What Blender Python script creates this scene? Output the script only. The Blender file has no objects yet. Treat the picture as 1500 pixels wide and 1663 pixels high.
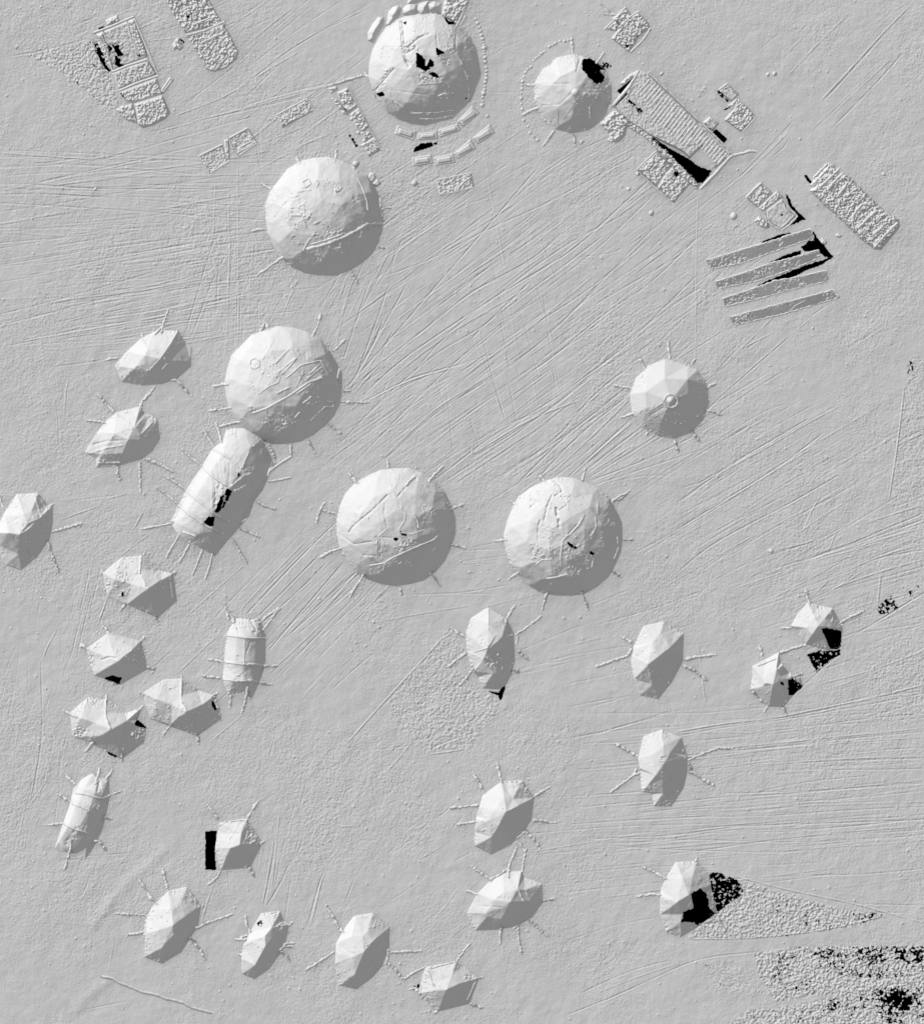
import bpy, math, random
import numpy as np
from mathutils import Vector, geometry as geo

# ------------------------------------------------------------------ camera, sky, sun, exposure
S = 0.05                      # metres per mapped cell
W, H = 1500, 1663
scene = bpy.context.scene
COL = scene.collection
ELEV = math.radians(21.0); AZ = math.radians(315)

cam = bpy.data.cameras.new('camera'); camo = bpy.data.objects.new('camera', cam); COL.objects.link(camo)
cam.type = 'ORTHO'; cam.ortho_scale = H * S
cam.clip_start = 0.1; cam.clip_end = 2000
camo.location = (0, 0, 80)
scene.camera = camo

w = bpy.data.worlds.new('World'); scene.world = w; w.use_nodes = True
nt = w.node_tree; nt.nodes.clear()
sky = nt.nodes.new('ShaderNodeTexSky'); sky.sky_type = 'NISHITA'; sky.sun_disc = False
sky.sun_elevation = ELEV; sky.sun_rotation = AZ
sky.air_density = 1.0; sky.dust_density = 2.0
bw = nt.nodes.new('ShaderNodeRGBToBW'); bg = nt.nodes.new('ShaderNodeBackground'); wo = nt.nodes.new('ShaderNodeOutputWorld')
nt.links.new(sky.outputs[0], bw.inputs[0]); # flat grey added over most of the sky, evening the shaded sides
sky_mix = nt.nodes.new('ShaderNodeMix'); sky_mix.data_type = 'FLOAT'; sky_mix.inputs[0].default_value = 0.85; sky_mix.inputs[3].default_value = 3.5
nt.links.new(bw.outputs[0], sky_mix.inputs[2]); nt.links.new(sky_mix.outputs[0], bg.inputs[0]); nt.links.new(bg.outputs[0], wo.inputs[0])
bg.inputs[1].default_value = 0.147

sun = bpy.data.lights.new('sun', 'SUN'); suno = bpy.data.objects.new('sun', sun); COL.objects.link(suno)
sun.energy = 5.0; sun.angle = math.radians(0.5); sun.color = (1, 1, 1)
sun.use_shadow = False        # the photograph is a relief survey shaded by slope alone: nothing in it throws a shadow
try: sun.cycles.cast_shadow = False
except Exception: pass
dsun = Vector((math.sin(AZ) * math.cos(ELEV), math.cos(AZ) * math.cos(ELEV), math.sin(ELEV)))
suno.rotation_euler = dsun.to_track_quat('Z', 'Y').to_euler(); suno.location = (-40, 40, 60)
scene.view_settings.view_transform = 'Standard'; scene.view_settings.look = 'None'
scene.view_settings.exposure = 0.0; scene.view_settings.gamma = 1.0
scene.cycles.max_bounces = 3; scene.cycles.diffuse_bounces = 1

# ------------------------------------------------------------------ materials
def mat(name, col, rough=0.95, bump=0.0, bscale=8.0, spec=0.0, var=0.0):
    m = bpy.data.materials.new(name); m.use_nodes = True
    t = m.node_tree; b = t.nodes['Principled BSDF']
    b.inputs['Roughness'].default_value = rough; b.inputs['Specular IOR Level'].default_value = spec
    b.inputs['Base Color'].default_value = (col, col, col, 1)
    tc = t.nodes.new('ShaderNodeTexCoord')
    if var > 0:
        n = t.nodes.new('ShaderNodeTexNoise'); n.inputs['Scale'].default_value = 1.3; n.inputs['Detail'].default_value = 6
        r = t.nodes.new('ShaderNodeMapRange'); r.inputs[3].default_value = col - var; r.inputs[4].default_value = col + var
        c = t.nodes.new('ShaderNodeCombineColor')
        t.links.new(tc.outputs['Object'], n.inputs['Vector']); t.links.new(n.outputs['Fac'], r.inputs[0])
        for i in range(3): t.links.new(r.outputs[0], c.inputs[i])
        t.links.new(c.outputs[0], b.inputs['Base Color'])
    if bump > 0:
        n = t.nodes.new('ShaderNodeTexNoise'); n.inputs['Scale'].default_value = bscale; n.inputs['Detail'].default_value = 4
        n.inputs['Roughness'].default_value = 0.6
        bp = t.nodes.new('ShaderNodeBump'); bp.inputs['Strength'].default_value = 1.0; bp.inputs['Distance'].default_value = bump
        t.links.new(tc.outputs['Object'], n.inputs['Vector']); t.links.new(n.outputs['Fac'], bp.inputs['Height'])
        t.links.new(bp.outputs['Normal'], b.inputs['Normal'])
    return m
M_GROUND = mat('packed_snow', 0.47, bump=0.010, bscale=7.0, var=0.008)
M_CLOTH = mat('tent_cloth', 0.47, bump=0.003, bscale=4.0, var=0.006)
M_ROPE = mat('rope', 0.47)
M_LOAD = mat('covered_load', 0.47, bump=0.010, bscale=9.0)
M_STONE = mat('stone', 0.47)
M_BLACK = mat('black_void', 0.0, rough=1.0)

# ------------------------------------------------------------------ numeric helpers (pixel units of the survey)
rs = np.random.RandomState(7)
LAT = rs.uniform(-1, 1, (256, 256))
def vn(x, y, sc, seed=0):
    a = 0.7 + seed * 1.37
    u = (x * math.cos(a) - y * math.sin(a)) / sc + seed * 31.7
    v = (x * math.sin(a) + y * math.cos(a)) / sc + seed * 17.9
    i = np.floor(u).astype(np.int64); j = np.floor(v).astype(np.int64)
    fx = u - i; fy = v - j
    fx = fx * fx * (3 - 2 * fx); fy = fy * fy * (3 - 2 * fy)
    i0 = i & 255; j0 = j & 255; i1 = (i + 1) & 255; j1 = (j + 1) & 255
    return (LAT[i0, j0] * (1 - fx) + LAT[i1, j0] * fx) * (1 - fy) + (LAT[i0, j1] * (1 - fx) + LAT[i1, j1] * fx) * fy
def inside(X, Y, poly):
    r = np.zeros(X.shape, bool); n = len(poly)
    for k in range(n):
        x0, y0 = poly[k][:2]; x1, y1 = poly[(k + 1) % n][:2]
        if y0 == y1: continue
        c = ((y0 > Y) != (y1 > Y)) & (X < (x1 - x0) * (Y - y0) / (y1 - y0) + x0)
        r ^= c
    return r
def nearest(X, Y, poly, closed=True):
    D = np.full(X.shape, 1e9); PX = X.copy(); PY = Y.copy(); n = len(poly)
    for k in range(n if closed else n - 1):
        x0, y0 = poly[k][:2]; x1, y1 = poly[(k + 1) % n][:2]
        dx, dy = x1 - x0, y1 - y0; L = dx * dx + dy * dy + 1e-9
        t = np.clip(((X - x0) * dx + (Y - y0) * dy) / L, 0, 1)
        qx = x0 + t * dx; qy = y0 + t * dy; d = np.hypot(X - qx, Y - qy)
        m = d < D; D = np.where(m, d, D); PX = np.where(m, qx, PX); PY = np.where(m, qy, PY)
    return D, PX, PY
def soft(X, Y, poly, f):       # 0..1 mask, feathered inwards and outwards
    D, _, _ = nearest(X, Y, poly); s = np.where(inside(X, Y, poly), D, -D)
    return np.clip(0.5 + s / f, 0, 1)
def Z(z, pts):                 # zoom-crop coordinates to survey coordinates
    ox, oy, s = z
    return [(ox + p[0] / s, oy + p[1] / s) + tuple(p[2:]) for p in pts]
def wx(x): return (x - W / 2) * S
def wy(y): return (H / 2 - y) * S

def tin(pts_z, edges):
    """piecewise-planar surface through (x,y,z) points with breaklines"""
    vs = [Vector((p[0], p[1])) for p in pts_z]
    r = geo.delaunay_2d_cdt(vs, edges, [], 0, 1e-4)
    nv, tris, orig = r[0], r[2], r[3]
    zz = []
    for k, o in enumerate(orig):
        if o: zz.append(pts_z[o[0]][2])
        else:
            ds = sorted((((nv[k].x - p[0]) ** 2 + (nv[k].y - p[1]) ** 2) ** .5, p[2]) for p in pts_z)[:3]
            ws = [1 / (d + .1) for d, _ in ds]; zz.append(sum(a * q[1] for a, q in zip(ws, ds)) / sum(ws))
    T = [[(nv[i].x, nv[i].y, zz[i]) for i in t] for t in tris if len(t) == 3]
    def hf(X, Y):
        Zo = np.zeros(X.shape)
        for a, b, c in T:
            d = (b[1] - c[1]) * (a[0] - c[0]) + (c[0] - b[0]) * (a[1] - c[1])
            if abs(d) < 1e-9: continue
            l1 = ((b[1] - c[1]) * (X - c[0]) + (c[0] - b[0]) * (Y - c[1])) / d
            l2 = ((c[1] - a[1]) * (X - c[0]) + (a[0] - c[0]) * (Y - c[1])) / d
            l3 = 1 - l1 - l2
            m = (l1 >= -1e-3) & (l2 >= -1e-3) & (l3 >= -1e-3)
            Zo = np.where(m, l1 * a[2] + l2 * b[2] + l3 * c[2], Zo)
        return Zo
    return hf

# ------------------------------------------------------------------ object helpers
def tag(o, label=None, cat=None, group=None, kind=None):
    if label: o['label'] = label
    if cat: o['category'] = cat
    if group: o['group'] = group
    if kind: o['kind'] = kind
    return o
def empty(name, x, y, label, cat, group=None):
    o = bpy.data.objects.new(name, None); COL.objects.link(o); o.location = (wx(x), wy(y), 0)
    o.empty_display_size = 0.3
    return tag(o, label, cat, group)
def mk(name, V, F, m, parent=None, smooth=True, smask=None, org=None):
    V = np.asarray(V, float).copy()
    if parent is not None: org = (parent.matrix_basis.translation if parent.parent is None else parent.parent.matrix_basis.translation)
    if org is None: org = Vector((0, 0, 0))
    V -= np.array(org)
    me = bpy.data.meshes.new(name); F = np.asarray(F, np.int32)
    n, k = F.shape
    me.vertices.add(len(V)); me.vertices.foreach_set('co', V.astype(np.float32).ravel())
    me.loops.add(n * k); me.loops.foreach_set('vertex_index', F.ravel())
    me.polygons.add(n); me.polygons.foreach_set('loop_start', np.arange(0, n * k, k, dtype=np.int32))
    try: me.polygons.foreach_set('loop_total', np.full(n, k, np.int32))
    except Exception: pass
    sm = np.full(n, smooth, bool) if smask is None else smask
    me.update(calc_edges=True)
    me.polygons.foreach_set('use_smooth', sm)
    me.materials.append(m); me.update()
    o = bpy.data.objects.new(name, me); COL.objects.link(o)
    if parent is not None: o.parent = parent
    else: o.location = org
    return o
def relief(name, poly, hf, parent=None, m=None, step=1.0, base=-3.0, keep=None, org=None):
    """closed solid: top surface hf(x,y) over the polygon, walls down to base"""
    P = np.array([p[:2] for p in poly]); x0, y0 = P.min(0) - step; x1, y1 = P.max(0) + step
    nx = int((x1 - x0) / step) + 2; ny = int((y1 - y0) / step) + 2
    gx = x0 + np.arange(nx) * step; gy = y0 + np.arange(ny) * step
    X, Y = np.meshgrid(gx, gy)
    I = inside(X, Y, poly)
    D, QX, QY = nearest(X, Y, poly)
    near = (~I) & (D < step * 1.5)
    X2 = np.where(near, QX, X); Y2 = np.where(near, QY, Y)
    c = I[:-1, :-1].astype(int) + I[1:, :-1] + I[:-1, 1:] + I[1:, 1:]
    cell = c >= 1
    if keep is not None:
        cx = (X[:-1, :-1] + X[1:, 1:]) / 2; cy = (Y[:-1, :-1] + Y[1:, 1:]) / 2
        cell &= keep(cx, cy)
    if not cell.any(): return None
    # nudge snapped points just inside so the surface lookup is valid
    Zt = hf(X2 + (X - X2) * -0.02, Y2 + (Y - Y2) * -0.02)
    idx = np.arange(nx * ny).reshape(ny, nx)
    q = np.stack([idx[:-1, :-1][cell], idx[1:, :-1][cell], idx[1:, 1:][cell], idx[:-1, 1:][cell]], 1)
    used, inv = np.unique(q, return_inverse=True); q = inv.reshape(q.shape)
    V = np.stack([wx(X2.ravel()[used]), wy(Y2.ravel()[used]), Zt.ravel()[used] * S], 1)
    e = np.concatenate([q[:, [0, 1]], q[:, [1, 2]], q[:, [2, 3]], q[:, [3, 0]]])
    es = np.sort(e, 1); key = es[:, 0].astype(np.int64) * len(V) + es[:, 1]
    _, first, cnt = np.unique(key, return_index=True, return_counts=True)
    be = e[first[cnt == 1]]
    nb = len(be); n0 = len(V)
    top = V[be.ravel()].copy(); bot = top.copy(); bot[:, 2] = base * S
    Vall = np.concatenate([V, top, bot])
    k = np.arange(nb)
    wq = np.stack([n0 + 2 * k + 1, n0 + 2 * k, n0 + 2 * nb + 2 * k, n0 + 2 * nb + 2 * k + 1], 1)
    F = np.concatenate([q, wq]); sm = np.concatenate([np.ones(len(q), bool), np.zeros(nb, bool)])
    return mk(name, Vall, F, m or M_CLOTH, parent, smask=sm, org=org)
def tube(name, pts, r, parent=None, m=None, jit=0.0, seg=2.5, hf=None, lift=0.3, seed=0, org=None, flat=1.0):
    """rope or bar along (x,y,z) points"""
    rn = random.Random(seed + int(pts[0][0] * 7 + pts[0][1] * 13))
    P = []
    for a, b in zip(pts[:-1], pts[1:]):
        L = math.hypot(b[0] - a[0], b[1] - a[1]); n = max(1, int(L / seg))
        for k in range(n): t = k / n; P.append([a[i] + (b[i] - a[i]) * t for i in range(3)])
    P.append(list(pts[-1][:3])); P = np.array(P, float)
    if hf is not None: P[:, 2] = hf(P[:, 0], P[:, 1]) + lift
    P[:, 0] += [rn.uniform(-1, 1) * jit * .5 for _ in P]; P[:, 1] += [rn.uniform(-1, 1) * jit * .5 for _ in P]
    P[:, 2] += [rn.uniform(-1, 1) * jit * .5 for _ in P]
    n = len(P); K = 8; V = []
    T = np.gradient(P[:, :2], axis=0); T /= (np.linalg.norm(T, axis=1)[:, None] + 1e-9)
    for k in range(n):
        rr = r * (1 + jit * .35 * rn.uniform(-1, 1)) * (0.6 if k in (0, n - 1) else 1)
        nx_, ny_ = -T[k, 1], T[k, 0]
        for a in range(K):
            an = 2 * math.pi * a / K; c_ = math.cos(an) * rr; s_ = math.sin(an) * rr * flat
            V.append((wx(P[k, 0] + nx_ * c_), wy(P[k, 1] + ny_ * c_), (P[k, 2] + s_) * S))
    F = [(k * K + a, k * K + (a + 1) % K, (k + 1) * K + (a + 1) % K, (k + 1) * K + a) for k in range(n - 1) for a in range(K)]
    F.append((0, 1, 2, 3)); F.append((3, 4, 5, 0)); e = (n - 1) * K
    F.append((0, 5, 6, 7)); F += [(e + 3, e + 2, e + 1, e), (e, e + 5, e + 4, e + 3), (e + 7, e + 6, e + 5, e)]
    return mk(name, V, F, m or M_ROPE, parent, org=org)
def lump_mesh(name, r, h, seed=0, m=None, noise=.25):
    rn = np.random.RandomState(seed); V = []; K = 10; R = 5
    V.append((0, 0, h))
    off = rn.uniform(1 - noise, 1 + noise, (R, K))
    for i in range(1, R + 1):
        a = i / R * math.pi / 2
        for k in range(K):
            t = 2 * math.pi * k / K; q = off[i - 1, k] if i < R else 1.0
            V.append((math.sin(a) * r * q * math.cos(t), math.sin(a) * r * q * math.sin(t), math.cos(a) * h - (0.5 if i == R else 0)))
    F = [(0, 1 + k, 1 + (k + 1) % K, 1 + (k + 1) % K) for k in range(K)]
    me = bpy.data.meshes.new(name); FF = [(0, 1 + k, 1 + (k + 1) % K) for k in range(K)]
    for i in range(R - 1):
        b0 = 1 + i * K; b1 = b0 + K
        FF += [(b0 + k, b1 + k, b1 + (k + 1) % K, b0 + (k + 1) % K) for k in range(K)]
    me.from_pydata([(x * S, y * S, z * S) for x, y, z in V], [], FF)
    me.polygons.foreach_set('use_smooth', [True] * len(me.polygons)); me.materials.append(m or M_STONE); me.update()
    return me
def black(name, poly, hf=None, lift=0.5, parent=None, rag=2.0, dens=None, label=None, seed=0, sc=3.0):
    """ragged black sheet following the surface below it"""
    big = Z((0, 0, 1), poly)
    P = np.array(big); c = P.mean(0)
    def keep(cx, cy):
        D, _, _ = nearest(cx, cy, big); sgn = np.where(inside(cx, cy, big), D, -D)
        k = sgn + .9 + vn(cx, cy, sc, 3 + seed) * rag * 0.9 > 0.0
        if dens is not None: k &= (vn(cx, cy, 3.2, 11 + seed) + .6 * vn(cx, cy, 1.8, 5 + seed) < dens)
        return k
    f = (lambda X, Y: hf(X, Y) + lift) if hf else ((lambda X, Y: ground_h(X, Y) + lift * .7) if parent is None else (lambda X, Y: X * 0 + lift))
    g = np.array(big); d = g - c; L = np.hypot(d[:, 0], d[:, 1])[:, None] + 1e-6
    poly2 = [tuple(p) for p in (g + d / L * 3)]
    # sheet is 0.6 cells thick, hugging the surface
    Pm = poly2; x0, y0 = np.array(Pm).min(0) - 1; x1, y1 = np.array(Pm).max(0) + 1
    st = 0.9; gx = np.arange(x0, x1 + st, st); gy = np.arange(y0, y1 + st, st); X, Y = np.meshgrid(gx, gy)
    cx = (X[:-1, :-1] + X[1:, 1:]) / 2; cy = (Y[:-1, :-1] + Y[1:, 1:]) / 2
    cell = keep(cx, cy)
    if not cell.any(): return None
    idx = np.arange(X.size).reshape(X.shape)
    q = np.stack([idx[:-1, :-1][cell], idx[1:, :-1][cell], idx[1:, 1:][cell], idx[:-1, 1:][cell]], 1)
    used, inv = np.unique(q, return_inverse=True); q = inv.reshape(q.shape)
    ux, uy = X.ravel()[used], Y.ravel()[used]
    V = np.stack([wx(ux), wy(uy), f(ux, uy) * S], 1)
    n0 = len(V); Vb = V.copy(); Vb[:, 2] -= 0.6 * S
    e = np.concatenate([q[:, [0, 1]], q[:, [1, 2]], q[:, [2, 3]], q[:, [3, 0]]]); es = np.sort(e, 1)
    _, first, cnt = np.unique(es[:, 0].astype(np.int64) * n0 + es[:, 1], return_index=True, return_counts=True)
    be = e[first[cnt == 1]]
    wq = np.stack([be[:, 1], be[:, 0], be[:, 0] + n0, be[:, 1] + n0], 1)
    F = np.concatenate([q, q[:, ::-1] + n0, wq]); org = None if parent is not None else Vector((wx(c[0]), wy(c[1]), 0))
    o = mk(name, np.concatenate([V, Vb]), F, M_BLACK, parent, smooth=False, org=org)
    if parent is None: tag(o, label, 'black patch')
    elif label: o['label'] = label
    return o
def guys(root, z, lines, jit=0.5, r=1.15, z0=9.0, hf=None):
    pegm = bpy.data.meshes.get('peg') or lump_mesh('peg', 1.9, 1.9, 3)
    for k, g in enumerate(lines):
        p = Z(z, g); n = len(p)
        zz = z0
        if hf is not None:
            zz = max(3.0, min(z0 + 6, float(hf(np.array([p[0][0]]), np.array([p[0][1]]))[0]) + 1))
        d = [0]
        for a, b in zip(p[:-1], p[1:]): d.append(d[-1] + math.hypot(a[0] - b[0], a[1] - b[1]))
        pts = [(q[0], q[1], zz * (1 - d[i] / d[-1]) ** 1.3 + 0.3 + max(0, float(ground_h(np.array([q[0]]), np.array([q[1]]))[0]))) for i, q in enumerate(p)]
        ro = tube('guy_rope', pts, r, root, M_ROPE, jit=jit, seed=k, seg=1.8)
        pg = bpy.data.objects.new('peg', pegm); COL.objects.link(pg); pg.parent = ro
        pg.location = Vector((wx(p[-1][0]), wy(p[-1][1]), max(0, float(ground_h(np.array([p[-1][0]]), np.array([p[-1][1]]))[0])) * S)) - root.location

def lineheight(X, Y, pts, wd, h):
    D, _, _ = nearest(X, Y, pts, closed=False); return h * np.exp(-(D / wd) ** 2)

def fabric(base, poly, seams=(), roughs=(), edge=(1.2, 5.0), amp=0.35, seed=0, spk=3.0):
    """adds folds, seams and frayed edges to a base surface"""
    cxm = sum(p[0] for p in poly) / len(poly); cym = sum(p[1] for p in poly) / len(poly)
    def f(X, Y):
        h = base(X, Y)
        h = h + amp * vn(X, Y, 11, seed) + amp * .45 * vn(X, Y, 5, seed + 1) + .13 * vn(X, Y, 1.8, seed + 2) * np.clip(.4 + vn(X, Y, 15, seed + 7), .15, 1)
        for pts, wd, hh in seams: h = h + lineheight(X, Y, pts, wd * 1.1, hh * 2.2) * (.75 + .5 * vn(X, Y, 4, seed + 8))
        for pl, a, sc in roughs:
            h = h + soft(X, Y, pl, 6) * np.clip(.5 + 1.3 * vn(X, Y, 9, seed + 5), 0, 1) * a * 1.5 * (vn(X, Y, sc, seed + 3) + .6 * vn(X, Y, sc * .6, seed + 4))
        D, _, _ = nearest(X, Y, poly)
        fr = 1.5 * np.exp(-D / (edge[1] * 1.4)) * np.clip(.45 + 1.2 * vn(X, Y, 22, seed + 9), 0, 1)
        h = h + spk * np.clip(vn(X, Y, 2.6, seed + 12) + .5 * vn(X, Y, 1.5, seed + 13) - .55, 0, 1) * np.clip(2.5 * vn(X, Y, 24, seed + 14) - .2, 0, 1)
        h = h + .5 * spk * np.exp(-(vn(X, Y, 30, seed + 15) / .035) ** 2) * np.clip(2 * vn(X, Y, 34, seed + 16) - .1, 0, .25)
        h = h + edge[0] * fr * vn(X, Y, 2.1, seed + 6)
        return h
    return f


# ------------------------------------------------------------------ the ground: one sheet with tracks, ruts and rough snow
ST = 1.0
gx = np.arange(-40, 1541, ST); gy = np.arange(-40, 1704, ST)
GX, GY = np.meshgrid(gx, gy)
G = np.zeros(GX.shape)
def addline(pts, h=-0.3, wd=1.3, wob=1.2, seed=0, side=0.5):
    """a rut: groove (h<0) or ridge with a fainter shoulder beside it; strength varies along its length"""
    r_ = random.Random(seed)
    P = []
    for a, b in zip(pts[:-1], pts[1:]):
        L = math.hypot(b[0] - a[0], b[1] - a[1]); n = max(1, int(L / 22))
        for k in range(n): t = k / n; P.append((a[0] + (b[0] - a[0]) * t, a[1] + (b[1] - a[1]) * t))
    P.append(tuple(pts[-1][:2]))
    if len(P) > 3 and wob:     # smooth the bends, then let it wander
        for _ in range(2): P = [P[0]] + [((P[i-1][0] + 2 * P[i][0] + P[i+1][0]) / 4, (P[i-1][1] + 2 * P[i][1] + P[i+1][1]) / 4) for i in range(1, len(P) - 1)] + [P[-1]]
    ph = r_.uniform(0, 99)
    P = [(x + wob * .5 * math.sin(ph + i * .7), y + wob * .5 * math.cos(ph * 1.3 + i * .53)) for i, (x, y) in enumerate(P)]
    n = len(P)
    for i in range(n - 1):
        (x0, y0), (x1, y1) = P[i], P[i + 1]; L = math.hypot(x1 - x0, y1 - y0)
        if L < 1e-3: continue
        m = wd * 4 + 2
        i0 = max(0, int((min(x0, x1) - m + 40) / ST)); i1 = min(GX.shape[1], int((max(x0, x1) + m + 40) / ST) + 2)
        j0 = max(0, int((min(y0, y1) - m + 40) / ST)); j1 = min(GX.shape[0], int((max(y0, y1) + m + 40) / ST) + 2)
        if i1 <= i0 or j1 <= j0: continue
        X = GX[j0:j1, i0:i1]; Y = GY[j0:j1, i0:i1]
        ux, uy = (x1 - x0) / L, (y1 - y0) / L
        t = (X - x0) * ux + (Y - y0) * uy; d = (X - x0) * -uy + (Y - y0) * ux
        ok = (t >= 0) & (t < L)
        u = (i + t / L) / (n - 1)
        env = np.clip(np.minimum(u, 1 - u) * (n - 1) * 1.2 + .3, 0, 1)
        a = h * env * (0.95 + 0.45 * vn(X, Y, 14, 40) + .45 * vn(X, Y, 3.0, 41))
        prof = np.exp(-(d / wd) ** 2) - side * .6 * np.exp(-((d - 2.2 * wd) / wd) ** 2) - side * .3 * np.exp(-((d + 2.2 * wd) / wd) ** 2)
        G[j0:j1, i0:i1] += np.where(ok, a * prof, 0)
z1 = (0, 80, 3.0); z2 = (540, 250, 2.5); z3 = (380, 850, 2.885); z4 = (920, 1080, 2.586); z5 = (1100, 480, 3.1975); z6 = (1200, 0, 5.0)
z7 = (0, 1380, 3.0); z8 = (440, 1180, 4.167); z9 = (0, 940, 3.615)
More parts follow.
